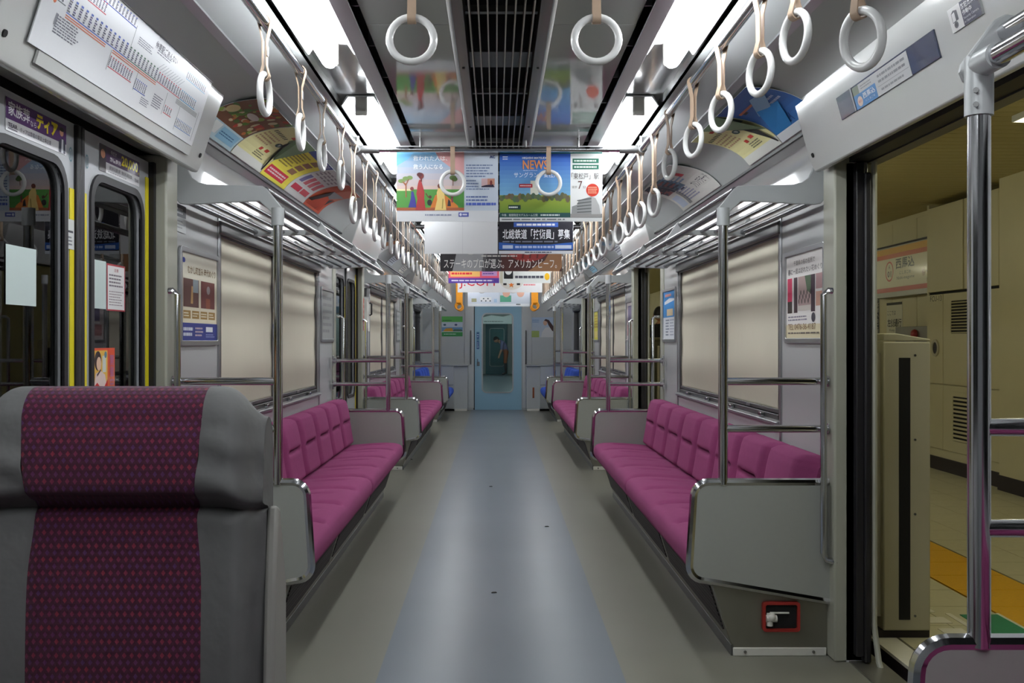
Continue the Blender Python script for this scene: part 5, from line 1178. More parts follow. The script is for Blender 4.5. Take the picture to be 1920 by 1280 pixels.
MB(-1).tube([(1.235, 9.60, 1.56), (1.215, 9.60, 1.55), (1.215, 9.60, 1.45), (1.235, 9.60, 1.44)], 0.008, 8).build('handset', 'rubber', ib)
MB(-1).prism([(9.50, 1.62), (9.66, 1.62), (9.64, 1.70), (9.52, 1.70)], 'x', 1.25, 1.29).build('speaker_hood', 'alud', ib)

# route map on the left header, display on the right header ---------------------
ms = thing('route_map', (-1.1, 3.0, 1.9), 'large white route map board on the slanted header over the closed first doors', 'map')
mo = Vector((-1.1305, 2.36, 1.9085)); mv = Vector((-1.0565, 2.36, 2.138)) - mo; MH = mv.length; mv.normalize(); mn = Vector((0, 1, 0)).cross(mv); mn = mn if mn.x > 0 else -mn
mo = mo + mn * 0.003
MW = 1.27
vs = [mo + Vector((0, 1, 0)) * a + mv * b + mn * c for c in (0, 0.003) for a, b in ((0, 0), (MW, 0), (MW, MH), (0, MH))]
MB().add(vs, [(3, 2, 1, 0), (4, 5, 6, 7), (0, 1, 5, 4), (1, 2, 6, 5), (2, 3, 7, 6), (3, 0, 4, 7)]).build('board', 'paper', ms, smooth=0)
vs = [mo + Vector((0, 1, 0)) * a + mv * b + mn * c for c in (0, 0.006) for a, b in ((-0.01, MH), (MW + 0.01, MH), (MW + 0.01, MH + 0.016), (-0.01, MH + 0.016))]
MB().add(vs, [(3, 2, 1, 0), (4, 5, 6, 7), (0, 1, 5, 4), (1, 2, 6, 5), (2, 3, 7, 6), (3, 0, 4, 7)]).build('top_rail', 'alud', ms, smooth=0)
vs = [mo + Vector((0, 1, 0)) * a + mv * b + mn * c for c in (-0.003, 0.004) for a, b in ((0.06, -0.036), (MW, -0.036), (MW, -0.003), (0.06, -0.003))]
MB().add(vs, [(3, 2, 1, 0), (4, 5, 6, 7), (0, 1, 5, 4), (1, 2, 6, 5), (2, 3, 7, 6), (3, 0, 4, 7)]).build('lower_rail', 'head', ms, smooth=0)
A = Art(MW, MH); A.rect(0, 0, 1, 1, s(240, 241, 245), 0.5)
random.seed(21)
def stations(x0, x1, y, n, c, hh=0.085, up=True):
    for i in range(n):
        x = x0 + (x1 - x0) * i / n; w2 = (x1 - x0) / n * 0.55
        for q in range(5): A.rect(x, y + hh * q / 5, x + w2 * random.uniform(0.6, 1), y + hh * (q + 0.72) / 5, random.choice([s(70, 74, 96), s(96, 92, 130), s(110, 110, 120)]), 2, ny=1)
        A.rect(x + w2 * 0.1, y + hh, x + w2 * 0.9, y + hh * 1.18, c, 2, ny=1)
    A.rect(x0, y - 0.02, x1, y - 0.008, c, 2, ny=1)
b1, r1, g1, o1 = s(70, 96, 180), s(206, 80, 100), s(120, 126, 130), s(214, 110, 80)
stations(0.05, 0.09, 0.55, 2, g1, 0.16); stations(0.10, 0.42, 0.50, 13, b1, 0.13); stations(0.42, 0.62, 0.50, 9, s(70, 110, 90), 0.12); stations(0.62, 0.80, 0.50, 10, r1, 0.10); stations(0.80, 0.93, 0.50, 9, s(90, 170, 210), 0.10)
stations(0.12, 0.26, 0.76, 10, r1, 0.09); stations(0.20, 0.42, 0.88, 12, b1, 0.08); stations(0.34, 0.48, 0.28, 10, r1, 0.10); stations(0.50, 0.58, 0.24, 7, b1, 0.10); stations(0.72, 0.78, 0.20, 4, r1, 0.08); stations(0.82, 0.96, 0.13, 11, s(120, 150, 200), 0.09); stations(0.80, 0.97, 0.80, 12, s(160, 200, 226), 0.08)
for y0 in (0.455, 0.43): A.rect(0.34, y0, 0.62, y0 + 0.012, o1, 3, ny=1); A.rect(0.10, y0, 0.30, y0 + 0.012, o1, 3, ny=1)
for i in range(5): A.rect(0.78, 0.40 + i * 0.014, 0.96, 0.406 + i * 0.014, g1, 3, ny=1)
for x, y0, y1 in ((0.335, 0.22, 0.46), (0.50, 0.20, 0.46), (0.42, 0.60, 0.90), (0.71, 0.15, 0.45), (0.82, 0.06, 0.40), (0.97, 0.06, 0.50)): A.rect(x, y0, x + 0.002, y1, g1, 3, ny=1)
for i in range(10): A.poly([(0.60 + i * 0.018, 0.63), (0.602 + i * 0.018, 0.63), (0.635 + i * 0.018, 0.74), (0.633 + i * 0.018, 0.74)], s(130, 134, 150), 3)
A.lines(0.07, 0.22, 0.20, 0.42, 7, s(110, 110, 124), 3).rect(0.065, 0.30, 0.075, 0.42, s(150, 150, 160), 3).text('停車駅ごあんない', 0.55, 0.84, 0.71, 0.93, s(70, 70, 90), 4, 0.01).lines(0.57, 0.79, 0.69, 0.85, 2, s(130, 130, 146), 3).lines(0.45, 0.72, 0.55, 0.82, 4, s(140, 140, 156), 3).lines(0.63, 0.16, 0.70, 0.34, 6, s(120, 120, 140), 3).lines(0.56, 0.10, 0.62, 0.20, 4, s(130, 130, 150), 3).ell(0.045, 0.52, 0.006, 0.03, s(226, 110, 60), 3)
A.build('print', plane_map(mo + mn * 0.003, (0, 1, 0), mv, mn, 0.0003), ms, 'sign')

dp = thing('header_display', (1.2, 3.2, 1.95), 'dark information display with blue station ad on the header over the open doorway', 'display')
# strip follows the slanted header face between two profile points
p0 = Vector((1.1662, 0, 1.951)); p1 = Vector((1.1458, 0, 2.026)); dv = p1 - p0; DHh = dv.length; dv.normalize(); dn = Vector((0, 1, 0)).cross(dv); dn = dn if dn.x < 0 else -dn
do = p0 + dv * 0.0 + Vector((0, 3.40, 0)) + dn * 0.002
DW = 0.755
def dbox(nm, u0, u1, v0, v1, t0, t1, mt):
    vs = [do - Vector((0, 1, 0)) * a + dv * b + dn * c for c in (t0, t1) for a, b in ((u0, v0), (u1, v0), (u1, v1), (u0, v1))]
    return MB().add(vs, [(3, 2, 1, 0), (4, 5, 6, 7), (0, 1, 5, 4), (1, 2, 6, 5), (2, 3, 7, 6), (3, 0, 4, 7)]).build(nm, mt, dp, smooth=0, bevel=0.002)
dbox('screen', 0, DW, 0, DHh, -0.004, 0.003, 'navy')
dbox('divider', 0.135, 0.145, 0, DHh, 0.003, 0.006, 'alu')
A = Art(0.43, DHh * 0.93)
A.rect(0, 0, 1, 1, s(206, 206, 206), 1).rect(0, 0, 0.42, 0.62, s(84, 140, 196), 2).rect(0, 0.62, 0.12, 1, s(120, 130, 110), 2).ell(0.10, 0.28, 0.05, 0.22, s(236, 214, 200), 3).text('西馬込', 0.17, 0.28, 0.40, 0.54, s(236, 240, 246), 5, 0.02).text('にしまごめ', 0.20, 0.12, 0.38, 0.22, s(220, 230, 240), 5).text('A01', 0.07, 0.22, 0.13, 0.34, s(206, 90, 80), 5).lines(0.16, 0.70, 0.40, 0.92, 2, s(150, 150, 150), 3)
A.lines(0.48, 0.45, 0.95, 0.9, 2, s(140, 140, 142), 3).rect(0.46, 0.36, 0.98, 0.38, s(150, 150, 150), 3).lines(0.5, 0.1, 0.9, 0.3, 1, s(150, 150, 152), 3)
A.build('print', plane_map(do - Vector((0, 0.150, 0)) + dn * 0.0035, (0, -1, 0), dv, dn, 0.0003), dp, 'sign')
# security camera sticker
p0 = Vector((1.1565, 0, 1.985)); so = p0 + Vector((0, 2.55, 0)) + dn * 0.004
A = Art(0.155, 0.060).rect(0, 0, 1, 1, s(240, 240, 240), 1).rect(0.42, 0, 1, 1, s(46, 44, 72), 2).text('防犯カメラ', 0.46, 0.66, 0.95, 0.90, s(244, 244, 248), 5, 0.02).text('作動中', 0.46, 0.40, 0.76, 0.62, s(244, 244, 248), 5, 0.02).text('Security Camera', 0.46, 0.22, 0.95, 0.35, s(230, 230, 238), 5).text('in Operation', 0.46, 0.06, 0.82, 0.18, s(230, 230, 238), 5)
A.poly([(0.10, 0.35), (0.30, 0.40), (0.30, 0.80), (0.18, 0.86), (0.10, 0.76)], s(70, 70, 80), 3).poly([(0.115, 0.38), (0.215, 0.41), (0.215, 0.77), (0.115, 0.74)], s(236, 236, 238), 4).ell(0.19, 0.24, 0.07, 0.14, s(80, 80, 88), 3).ell(0.19, 0.24, 0.04, 0.08, s(30, 30, 36), 4)
t = thing('camera_sticker', so, 'white and navy security camera sticker on the header over the open doorway', 'sticker')
vs = [so - Vector((0, 1, 0)) * a + dv * b + dn * c for c in (-0.006, 0.001) for a, b in ((0, 0), (0.155, 0), (0.155, 0.060), (0, 0.060))]
MB().add(vs, [(3, 2, 1, 0), (4, 5, 6, 7), (0, 1, 5, 4), (1, 2, 6, 5), (2, 3, 7, 6), (3, 0, 4, 7)]).build('sheet', 'paper', t, smooth=0)
A.build('print', plane_map(so + dn * 0.001, (0, -1, 0), dv, dn, 0.0003), t, 'sign')

# end cabinets
for sx in (1, -1):
    t = thing('end_cabinet', (sx * 0.7, 17.1, 0), f"low grey cabinet beside the end door on the {SIDE[sx]}", 'cabinet', 'end wall cabinets')
    MB(sx).box(0.50, 0.735, 16.98, 17.255, 0.035, 0.765).build('body', 'wall_end', t, bevel=0.006)
    MB(sx).box(0.735, 1.285, 16.95, 17.255, 0.035, 0.765).build('body', 'wall_end', t, bevel=0.006)
    MB(sx).box(0.49, 1.285, 16.94, 17.255, 0.765, 0.785).build('top', 'alu', t, bevel=0.003)
    MB(sx).box(0.51, 0.725, 16.965, 16.98, 0.0, 0.035).build('kick_strip', 'white', t, bevel=0.003)
    MB(sx).box(0.74, 1.28, 16.943, 16.95, 0.44, 0.447).build('seam', 'alud', t, smooth=0)
    MB(sx).box(0.605, 0.635, 16.972, 16.98, 0.22, 0.40).build('switch_plate', 'brown' if sx > 0 else 'wall_end', t, bevel=0.003)

# ================================================================ outside: tunnel and platform
struct(MB().box(-2.2, -2.1, -6, 40, -1.2, 4).build('wall_tunnel', 'tunnel', smooth=0))
struct(MB().box(-2.2, 1.49, -6, 40, -1.25, -1.15).build('track_bed', 'tunnel', smooth=0))
pf = struct(thing('platform_floor', (2.8, 8, 0)), 'cream tiled station platform')
MB().box(1.50, 4.5, -3, 40, -1.2, -0.012).build('platform_slab', 'dark', pf, smooth=0)
MB().box(1.50, 1.60, -3, 40, -0.012, 0.0).build('platform_edge', 'wtile', pf, smooth=0)
def tiles(x0, x1, y0, y1, nx, dy, mt, nm):
    dx = (x1 - x0) / nx; first = None; y = y0
    while y < y1 - 0.01:
        for i in range(nx):
            if first is None: first = MB().box(x0 + 0.002, x0 + dx - 0.002, y0 + 0.002, y0 + dy - 0.002, -0.02, 0.0).build(nm, mt, pf, smooth=0)
            else: share(first, nm, pf, (i * dx, y - y0, 0))
        y += dy
tiles(2.59, 4.10, 3.0, 10.8, 5, 0.30, 'tile', 'floor_tile')
tiles(2.19, 2.58, 3.0, 12.0, 1, 0.30, 'ytile', 'tactile_tile')
tiles(1.61, 2.18, 3.0, 8.4, 2, 0.30, 'tile', 'floor_tile')
m = MB(); m.box(1.61, 4.10, 12.0, 40, -0.02, -0.001); m.box(1.61, 2.18, 8.4, 12.0, -0.02, -0.001); m.box(2.59, 4.1, 10.8, 12.0, -0.02, -0.001); m.box(1.61, 4.1, -3, 3.0, -0.02, -0.001)
m.build('far_paving', 'tile', pf, smooth=0)
MB().prism([(1.98, 3.4), (2.175, 3.4), (2.175, 4.36), (2.01, 4.36)], 'z', 0.0, 0.003).build('green_marking', 'green', pf, smooth=0)
MB().box(2.176, 2.19, 3.4, 4.38, 0.0, 0.003).build('white_line', 'wtile', pf, smooth=0)
MB().box(1.955, 1.978, 3.4, 4.38, 0.0, 0.003).build('white_line', 'wtile', pf, smooth=0)
for k in range(3): MB().box(1.82 , 1.92, 4.40 - 0.17 * k, 4.49 - 0.17 * k, 0.0, 0.003).build('white_mark', 'wtile', pf, smooth=0)
# platform gates
for k, (ga, gb) in enumerate(((4.02, 7.45), (9.47, 12.9), (14.92, 18.0))):
    t = thing('platform_gate', (1.64, ga, 0), f"cream platform gate housing past the {ORD[k]} open doorway", 'platform gate', 'platform gate housings')
    MB().prism([(1.545, 0.03), (1.735, 0.03), (1.735, 1.195), (1.545, 1.195)], 'y', ga, gb).build('housing', 'gate', t, bevel=0.006)
    MB().prism([(1.545, 1.198), (1.735, 1.198), (1.735, 1.205), (1.60, 1.228), (1.545, 1.228)], 'y', ga + 0.002, gb).build('sloped_cap', 'gate', t, bevel=0.004)
    MB().box(1.607, 1.652, ga - 0.003, ga + 0.006, 0.075, 1.13).build('door_slot', 'black', t, smooth=0)
    MB().box(1.515, 1.735, ga + 0.01, gb, 0.0, 0.03).build('base', 'dark', t, smooth=0)
    MB().box(1.52, 1.545, ga + 0.03, ga + 0.08, 0.08, 1.15).build('side_fin', 'gate', t, smooth=0)
    for z in (0.09, 0.5, 0.8, 1.14): MB().cyl((1.672, ga - 0.003, z), (1.672, ga + 0.002, z), 0.005, 8).build('screw', 'alud', t)
# platform wall
pw = struct(thing('platform_wall', (4.3, 10, 0)))
MB().box(4.30, 4.4, -3, 40, 0, 2.52).build('wall_core', 'pcream', pw, smooth=0)
pnl = None
for k in range(30):
    y = 9.55 + 0.62 * k
    if pnl is None: pnl = MB().box(4.275, 4.30, y + 0.003, y + 0.617, 0.12, 2.45).build('wall_panel', 'pcream', pw, bevel=0.004)
    else: share(pnl, 'wall_panel', pw, (0, 0.62 * k, 0))
MB().box(4.26, 4.30, 9.4, 40, 0, 0.12).build('skirting', 'dark', pw, smooth=0)
pc = struct(thing('platform_column', (4.1, 7.6, 0)))
m = MB(); m.prism([(4.03, 6.2), (4.03, 8.02), (4.09, 8.10), (4.3, 8.10), (4.3, 6.2)], 'z', 0.12, 2.50); m.build('column_cladding', 'pcream', pc)
MB().prism([(4.02, 6.2), (4.02, 8.03), (4.085, 8.11), (4.3, 8.11), (4.3, 6.2)], 'z', 0.0, 0.12).build('skirting', 'dark', pc)
# fan coil cabinet with doors and louvres
fc = thing('fan_coil_cabinet', (4.15, 8.8, 0), 'cream wall cabinet with two louvred grilles and a round porthole on the platform', 'cabinet')
CY0, CY1 = 8.10, 9.46
MB().box(4.10, 4.30, CY0, CY1, 0.12, 2.45).build('carcass', 'pcream', fc, smooth=0)
MB().box(4.085, 4.30, CY0, CY1 + 0.01, 0, 0.12).build('skirting', 'dark', fc, smooth=0)
MB().box(4.09, 4.30, CY1, CY1 + 0.04, 0, 2.48).build('end_post', 'pcream', fc, smooth=0)
MB().box(4.0985, 4.101, CY0, CY1, 1.628, 2.45).build('joint_backing', 'black', fc, smooth=0)
for a, b in ((CY0 + 0.012, 8.715), (8.74, CY1 - 0.012)): MB().box(4.072, 4.0985, a, b, 1.65, 2.44).build('upper_panel', 'pcream', fc, bevel=0.004)
MB().box(4.085, 4.10, 9.16, CY1 - 0.008, 0.80, 1.625).build('access_door', 'pcream', fc, bevel=0.003)
MB().box(4.085, 4.10, CY0 + 0.01, 9.15, 0.80, 1.625).build('access_door', 'pcream', fc, bevel=0.003)
MB().box(4.085, 4.10, 9.16, CY1 - 0.008, 0.20, 0.79).build('access_door', 'pcream', fc, bevel=0.003)
MB().box(4.085, 4.10, CY0 + 0.01, 9.15, 0.20, 0.79).build('access_door', 'pcream', fc, bevel=0.003)
def louvre(z0, z1, y0, y1, n, nm, inner):
    g = frame_ring(MB(), rrect(y0 - 0.04, y1 + 0.04, z0 - 0.04, z1 + 0.04, 0.01), rrect(y0, y1, z0, z1, 0.006), 'x', 4.078, 4.088).build('grille_frame', 'pcream', fc)
    MB().box(4.083, 4.086, y0, y1, z0, z1).build('grille_back', inner, g, smooth=0)
    hh = (z1 - z0) / n
    for i in range(n): MB().prism([(4.072, z0 + hh * i + 0.004), (4.083, z0 + hh * (i + 0.55)), (4.084, z0 + hh * (i + 0.62)), (4.070, z0 + hh * i + 0.010)], 'y', y0, y1).build('slat', 'pcream', g, smooth=0)
louvre(1.26, 1.555, 8.32, 8.98, 11, 'a', 'black'); louvre(0.30, 0.70, 8.36, 8.94, 11, 'b', 'black')
frame_ring(MB(), [(9.30 + 0.075 * math.cos(2 * PI * i / 24), 1.13 + 0.08 * math.sin(2 * PI * i / 24)) for i in range(24)], [(9.30 + 0.05 * math.cos(2 * PI * i / 24), 1.13 + 0.055 * math.sin(2 * PI * i / 24)) for i in range(24)], 'x', 4.072, 4.086).build('porthole_ring', 'gate', fc)
MB().prism([(9.30 + 0.05 * math.cos(2 * PI * i / 24), 1.13 + 0.055 * math.sin(2 * PI * i / 24)) for i in range(24)], 'x', 4.080, 4.084).build('porthole', 'dark', fc)
A = Art(0.24, 0.05).text('FCU-13', 0, 0, 1, 1, s(60, 56, 50), 1)
A.build('lettering', plane_map((4.0845, 9.42, 1.565), (0, -1, 0), (0, 0, 1), (-1, 0, 0)), fc)
# station sign
sg = thing('station_sign', (4.24, 10.4, 1.67), 'yellow-lit station name sign with orange bands on the platform wall', 'sign')
MB().box(4.20, 4.275, 9.60, 11.05, 1.66, 2.20).build('sign_box', 'steel', sg, bevel=0.004)
MB().box(4.19, 4.275, 9.58, 11.07, 2.20, 2.215).build('sign_hood', 'dark', sg, smooth=0)
A = Art(1.42, 0.47).rect(0, 0, 1, 1, s(232, 226, 196), 1).rect(0, 0.86, 1, 1, s(226, 170, 50), 2).rect(0, 0.76, 1, 0.86, s(206, 96, 44), 3).rect(0, 0, 1, 0.10, s(196, 74, 56), 2)
for i in range(24):
    a0, a1 = 2 * PI * i / 24, 2 * PI * (i + 1) / 24; f = lambda r, a: (0.25 + 0.075 * r * math.cos(a), 0.47 + 0.23 * r * math.sin(a))
    A.poly([f(1, a0), f(1, a1), f(0.84, a1), f(0.84, a0)], s(196, 70, 56), 3)
A.text('A', 0.235, 0.53, 0.265, 0.62, s(90, 60, 56), 4).text('01', 0.215, 0.34, 0.285, 0.48, s(90, 60, 56), 4, 0.02).text('西馬込', 0.37, 0.50, 0.70, 0.74, s(70, 66, 52), 4, 0.02).text('にしまごめ', 0.44, 0.37, 0.64, 0.45, s(120, 126, 110), 4).text('Nishi-magome', 0.39, 0.24, 0.70, 0.33, s(120, 120, 100), 4)
A.poly([(0.90, 0.37), (0.96, 0.37), (0.94, 0.46), (0.955, 0.46), (0.995, 0.35), (0.955, 0.24), (0.94, 0.24), (0.96, 0.33), (0.90, 0.33)], s(60, 54, 46), 4).text('馬込', 0.90, 0.14, 0.99, 0.22, s(110, 96, 80), 4).ell(0.85, 0.36, 0.03, 0.10, s(214, 200, 170), 3).text('A02', 0.83, 0.32, 0.87, 0.40, s(150, 110, 96), 4)
A.build('print', plane_map((4.199, 11.04, 1.715), (0, -1, 0), (0, 0, 1), (-1, 0, 0), 0.0006), sg, 'sign')
A = Art(0.30, 0.36).rect(0, 0, 1, 1, s(220, 218, 200), 1).rect(0, 0.93, 1, 1, s(60, 60, 56), 2).rect(0, 0, 1, 0.10, s(50, 56, 60), 2).text('ここでは', 0.06, 0.66, 0.60, 0.78, s(90, 88, 80), 4).text('左側通行', 0.06, 0.34, 0.96, 0.56, s(60, 60, 54), 4, 0.02).text('Keep left', 0.2, 0.2, 0.8, 0.29, s(110, 108, 100), 4)
wall_sheet('keep_left_sign', (4.274, 10.95, 1.21), (0, -1, 0), (0, 0, 1), (-1, 0, 0), 0.42, 0.40, (lambda a: ([a.v.__setitem__(i, (x * 1.4, y * 1.11, l)) for i, (x, y, l) in enumerate(a.v)], a)[1])(A), 'white keep-left notice under the station sign', 'sign')
A = Art(0.14, 0.50).rect(0, 0, 1, 1, s(50, 56, 56), 1).rect(0, 0, 0.35, 1, s(216, 200, 176), 2).text('お客様へのご案内', 0.5, 0.03, 0.9, 0.97, s(216, 212, 196), 4, 0, True)
wall_sheet('column_notice', (4.274, 11.30, 1.20), (0, -1, 0), (0, 0, 1), (-1, 0, 0), 0.14, 0.50, A, 'narrow dark vertical notice left of the keep-left notice', 'sign')
ab = thing('alarm_box', (4.2, 10.0, 1.1), 'grey alarm box with a red lamp under the station sign', 'alarm box')
MB().box(4.13, 4.274, 9.58, 10.36, 1.02, 1.34).build('casing', 'steel', ab, bevel=0.006)
MB().ball((4.12, 9.86, 1.26), (0.035, 0.06, 0.05)).build('lamp', 'red', ab)
# platform ceiling
pcl = struct(thing('platform_ceiling', (2.9, 10, 2.5)), 'slatted cream platform ceiling')
MB().box(1.45, 4.4, -3, 40, 2.53, 2.58).build('ceiling_core', 'dark', pcl, smooth=0)
sl = None
for k in range(120):
    y = 2.2 + 0.12 * k
    if sl is None: sl = MB().box(1.50, 4.30, y, y + 0.112, 2.50, 2.515).build('slat', 'pslat', pcl, bevel=0.003)
    else: share(sl, 'slat', pcl, (0, 0.12 * k, 0))
MB().box(1.50, 4.3, 16.6, 40, 2.50, 2.53).build('far_board', 'pslat', pcl, smooth=0)
vt = thing('ceiling_vent', (2.1, 6.0, 2.49), 'long dark slatted vent slot in the platform ceiling', 'vent')
MB().box(2.02, 2.28, 4.9, 6.9, 2.488, 2.499).build('frame', 'pslat', vt, bevel=0.003)
for k in range(9): MB().box(2.05, 2.25, 4.98 + 0.21 * k, 5.02 + 0.21 * k, 2.484, 2.49).build('slot', 'black', vt, smooth=0)
pl0 = None
for k, yy in enumerate((3.0, 6.8, 10.6, 14.4, 18.2, 22.0, 25.8, 29.6, 33.4)):  # unseen row added above the platform edge to light the platform
    lab = f"{ORD[k]} added yellowish tube lamp of the hidden row over the platform edge"
    if pl0 is None:
        pl0 = thing('platform_lamp', (1.78, yy, 2.45), lab, 'lamp', 'platform lamps')
        MB().box(1.70, 1.86, yy, yy + 1.25, 2.335, 2.37).build('fitting', 'pan', pl0, bevel=0.004)
        MB().cyl((1.78, yy + 0.02, 2.31), (1.78, yy + 1.23, 2.31), 0.018, 10).build('tube', 'ptube', pl0)
        for q in (0.2, 1.05): MB().cyl((1.78, yy + q, 2.365), (1.78, yy + q, 2.50), 0.012, 8).build('hanger', 'pan', pl0)
    else: dup(pl0, (0, yy - 3.0, 0), lab)
dup(pl0, (0.97, 0.95, 0), 'single tube lamp over the platform tiles outside the first open doorway')

# ================================================================ people (small, far off)
def person(name, joints, bones, mats, pick, label, head_c, head_r, face_dir, hair_fn):
    me = bpy.data.meshes.new(name); names = list(joints)
    me.from_pydata([joints[k][0] for k in names], [(names.index(a), names.index(b)) for a, b in bones], [])
    tmp = bpy.data.objects.new('body_skeleton', me); col.objects.link(tmp)
    sk = tmp.modifiers.new('skin', 'SKIN'); sk.use_smooth_shade = True; tmp.modifiers.new('sub', 'SUBSURF').levels = 2
    if not me.skin_vertices: me.attributes  # created with the modifier
    lay = me.skin_vertices[0].data if me.skin_vertices else None
    if lay is None:
        bpy.context.view_layer.objects.active = tmp
    for i, k in enumerate(names):
        r = joints[k][1]; r = r if isinstance(r, tuple) else (r, r)
        if lay: lay[i].radius = r; lay[i].use_root = (k == 'pelvis')
    bpy.context.view_layer.update()
    dg = bpy.context.evaluated_depsgraph_get(); ev = tmp.evaluated_get(dg); m2 = bpy.data.meshes.new_from_object(ev)
    bpy.data.objects.remove(tmp)
    base = Vector((sum(joints[k][0][0] for k in names) / len(names), sum(joints[k][0][1] for k in names) / len(names), 0))
    # join the shaped head into the same mesh
    vs = [tuple(v.co - base) for v in m2.vertices]; fs = [tuple(p.vertices) for p in m2.polygons]
    hb = MB(); hb.ball((0, 0, 0), (1, 1, 1), 20, 14)
    f = Vector(face_dir).normalized(); side = f.cross(Vector((0, 0, 1))).normalized(); up = side.cross(f).normalized()
    n0 = len(vs)
    for x, y, z in hb.v:
        p = Vector((x, y, z)); fw = p.y
        q = side * (p.x * head_r * 0.74) + f * (fw * head_r * 0.92) + up * (p.z * head_r * 1.12)
        if fw > 0: q += f * head_r * (0.16 * math.exp(-((p.x) / 0.16) ** 2 - ((p.z + 0.12) / 0.2) ** 2)) - f * head_r * 0.06 * math.exp(-((abs(p.x) - 0.35) / 0.14) ** 2 - ((p.z - 0.05) / 0.1) ** 2)
        q *= 1 - 0.16 * smooth01((-p.z - 0.3) / 0.7)
        vs.append(tuple(Vector(head_c) + q - base))
    fs += [tuple(n0 + i for i in q) for q in hb.f]
    for sg_ in (1, -1):
        eb = MB(); c = Vector(head_c) + side * (sg_ * head_r * 0.74) - base; eb.ball(tuple(c), (head_r * 0.14, head_r * 0.2, head_r * 0.28), 8, 6); n1 = len(vs); vs += eb.v; fs += [tuple(n1 + i for i in q) for q in eb.f]
    me3 = bpy.data.meshes.new(name); me3.from_pydata(vs, [], fs); me3.update(); me3.shade_smooth()
    for k in mats: me3.materials.append(MT[k])
    for p in me3.polygons: p.material_index = pick(p.center + base)
    ob = bpy.data.objects.new(name, me3); col.objects.link(ob); ob.location = base; ORIG[ob.name] = base
    tag(ob, label, 'person')
    hm = MB(); n = 16
    hm.ball((0, 0, 0), (1, 1, 1), 20, 12); hv = []
    for x, y, z in hm.v:
        p = Vector((x, y, z)); k = 1.08 if (p.z > 0.25 - 0.9 * max(0, -p.y) or p.y < -0.35 and p.z > -0.5) else 0.80
        hv.append(tuple(Vector(head_c) + (side * (p.x * head_r * 0.76) + f * (p.y * head_r * 0.93) + up * (p.z * head_r * 1.12)) * k))
    hm.v = hv; hm.build('hair', 'hair', ob)
    return ob
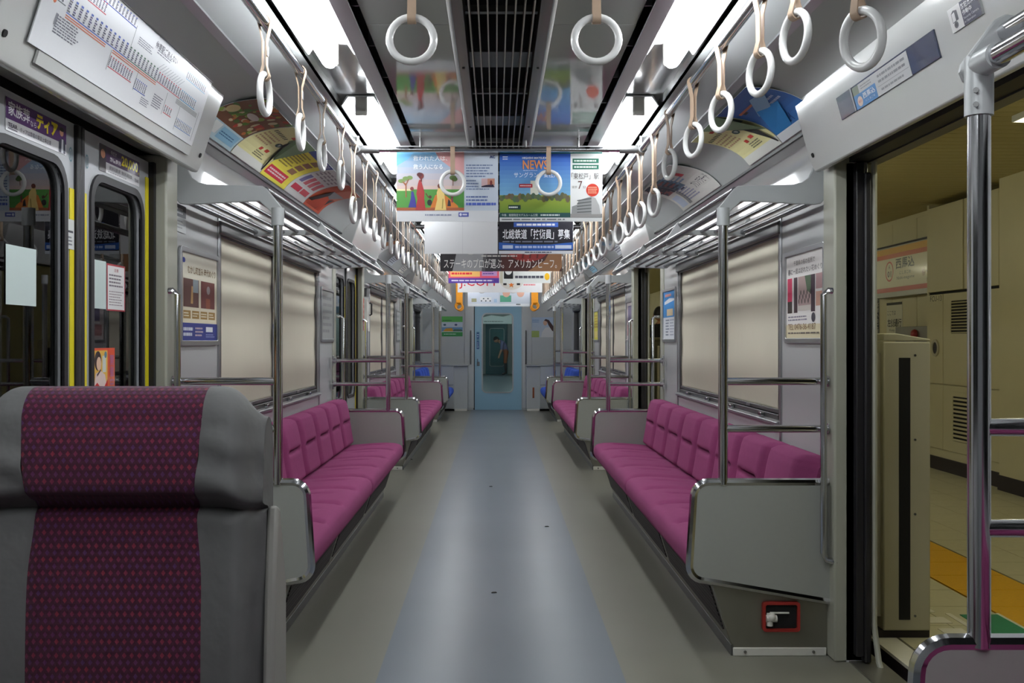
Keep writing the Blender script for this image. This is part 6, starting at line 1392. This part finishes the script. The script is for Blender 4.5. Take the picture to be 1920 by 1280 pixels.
try:
    # man bending forward at the far end of the next car
    X, Y = 0.33, 34.4
    J = {'pelvis': ((X, Y, 0.86), (0.15, 0.12)), 'waist': ((X - 0.03, Y, 0.98), (0.14, 0.11)), 'chest': ((X - 0.12, Y, 1.12), (0.16, 0.12)), 'neck': ((X - 0.22, Y, 1.17), 0.06), 'nape': ((X - 0.26, Y, 1.19), 0.05),
         'sl': ((X - 0.14, Y - 0.17, 1.14), 0.06), 'el': ((X - 0.16, Y - 0.24, 0.88), 0.045), 'wl': ((X - 0.24, Y - 0.22, 0.66), 0.033), 'hl': ((X - 0.26, Y - 0.22, 0.58), 0.03),
         'sr': ((X - 0.14, Y + 0.17, 1.14), 0.06), 'er': ((X - 0.16, Y + 0.24, 0.88), 0.045), 'wr': ((X - 0.24, Y + 0.22, 0.66), 0.033), 'hr': ((X - 0.26, Y + 0.22, 0.58), 0.03),
         'tl': ((X, Y - 0.09, 0.78), 0.09), 'kl': ((X - 0.03, Y - 0.1, 0.45), 0.06), 'al': ((X, Y - 0.1, 0.08), 0.04), 'fl': ((X - 0.14, Y - 0.1, 0.035), 0.033),
         'tr': ((X, Y + 0.09, 0.78), 0.09), 'kr': ((X - 0.03, Y + 0.1, 0.45), 0.06), 'ar': ((X, Y + 0.1, 0.08), 0.04), 'fr': ((X - 0.14, Y + 0.1, 0.035), 0.033)}
    Bn = [('pelvis', 'waist'), ('waist', 'chest'), ('chest', 'neck'), ('neck', 'nape'), ('chest', 'sl'), ('sl', 'el'), ('el', 'wl'), ('wl', 'hl'), ('chest', 'sr'), ('sr', 'er'), ('er', 'wr'), ('wr', 'hr'), ('pelvis', 'tl'), ('tl', 'kl'), ('kl', 'al'), ('al', 'fl'), ('pelvis', 'tr'), ('tr', 'kr'), ('kr', 'ar'), ('ar', 'fr')]
    def pick(c): 
        if c.x < X - 0.2 and c.z > 1.1: return 0
        if c.z > 0.88: return 1
        if abs(c.y - Y) > 0.19 and c.z > 0.5: return 0
        return 2 if c.z > 0.42 else 3
    person('person', J, Bn, ['skin', 'shirt', 'brown', 'blackcloth'], pick, 'man in patterned shirt bending forward, seen through the end door glass', (X - 0.33, Y, 1.22), 0.105, (-1, -0.35, -0.55), None)
    # person standing on the platform, seen through the second open doorway
    X, Y = 2.70, 16.6
    J = {'pelvis': ((X, Y, 0.92), (0.15, 0.11)), 'waist': ((X, Y, 1.08), (0.14, 0.10)), 'chest': ((X, Y, 1.32), (0.17, 0.115)), 'neck': ((X, Y, 1.47), 0.058), 'nape': ((X, Y + 0.01, 1.53), 0.05),
         'sl': ((X - 0.18, Y, 1.41), 0.06), 'el': ((X - 0.24, Y + 0.02, 1.14), 0.045), 'wl': ((X - 0.22, Y + 0.14, 0.92), 0.034), 'hl': ((X - 0.2, Y + 0.2, 0.86), 0.03),
         'sr': ((X + 0.18, Y, 1.41), 0.06), 'er': ((X + 0.24, Y + 0.02, 1.14), 0.045), 'wr': ((X + 0.22, Y + 0.14, 0.92), 0.034), 'hr': ((X + 0.2, Y + 0.2, 0.86), 0.03),
         'tl': ((X - 0.09, Y, 0.82), 0.09), 'kl': ((X - 0.1, Y, 0.48), 0.06), 'al': ((X - 0.1, Y - 0.01, 0.08), 0.04), 'fl': ((X - 0.1, Y + 0.13, 0.035), 0.033),
         'tr': ((X + 0.09, Y, 0.82), 0.09), 'kr': ((X + 0.1, Y, 0.48), 0.06), 'ar': ((X + 0.1, Y - 0.01, 0.08), 0.04), 'fr': ((X + 0.1, Y + 0.13, 0.035), 0.033)}
    def pick2(c):
        if c.z > 1.47: return 0
        if c.z < 0.92 and abs(c.x - X) > 0.19: return 0
        return 1
    person('person', J, Bn, ['skin', 'blackcloth'], pick2, 'dark-haired person in black standing on the platform past the second open doorway', (X, Y + 0.02, 1.63), 0.115, (0.3, 1, 0), None)
except Exception as ex:
    print('PERSON FAILED', ex)

# ================================================================ scraps on the floor
for k, (px, py, lb) in enumerate(((1025, 987, 'dark scrap on the blue floor strip right of the aisle centre'), (920, 912, 'tiny dark scrap in mid aisle'), (926, 1111, 'small curled scrap near the aisle centre close to camera'), (771, 861, 'tiny scrap by the closed-door side bench foot'))):
    Yp = FPX * CAMH / (py - 638); Xp = CAMX + (px - 930) * Yp / FPX
    t = MB(); t.prism([(Xp - 0.012, Yp - 0.008), (Xp + 0.014, Yp - 0.004), (Xp + 0.01, Yp + 0.009), (Xp - 0.006, Yp + 0.006)], 'z', 0.0003, 0.004)
    tag(t.build('floor_scrap', 'litter', orig=Vector((Xp, Yp, 0))), lb, 'litter', 'scraps on the floor')

bpy.data.objects.remove(_to); bpy.data.curves.remove(_tc)
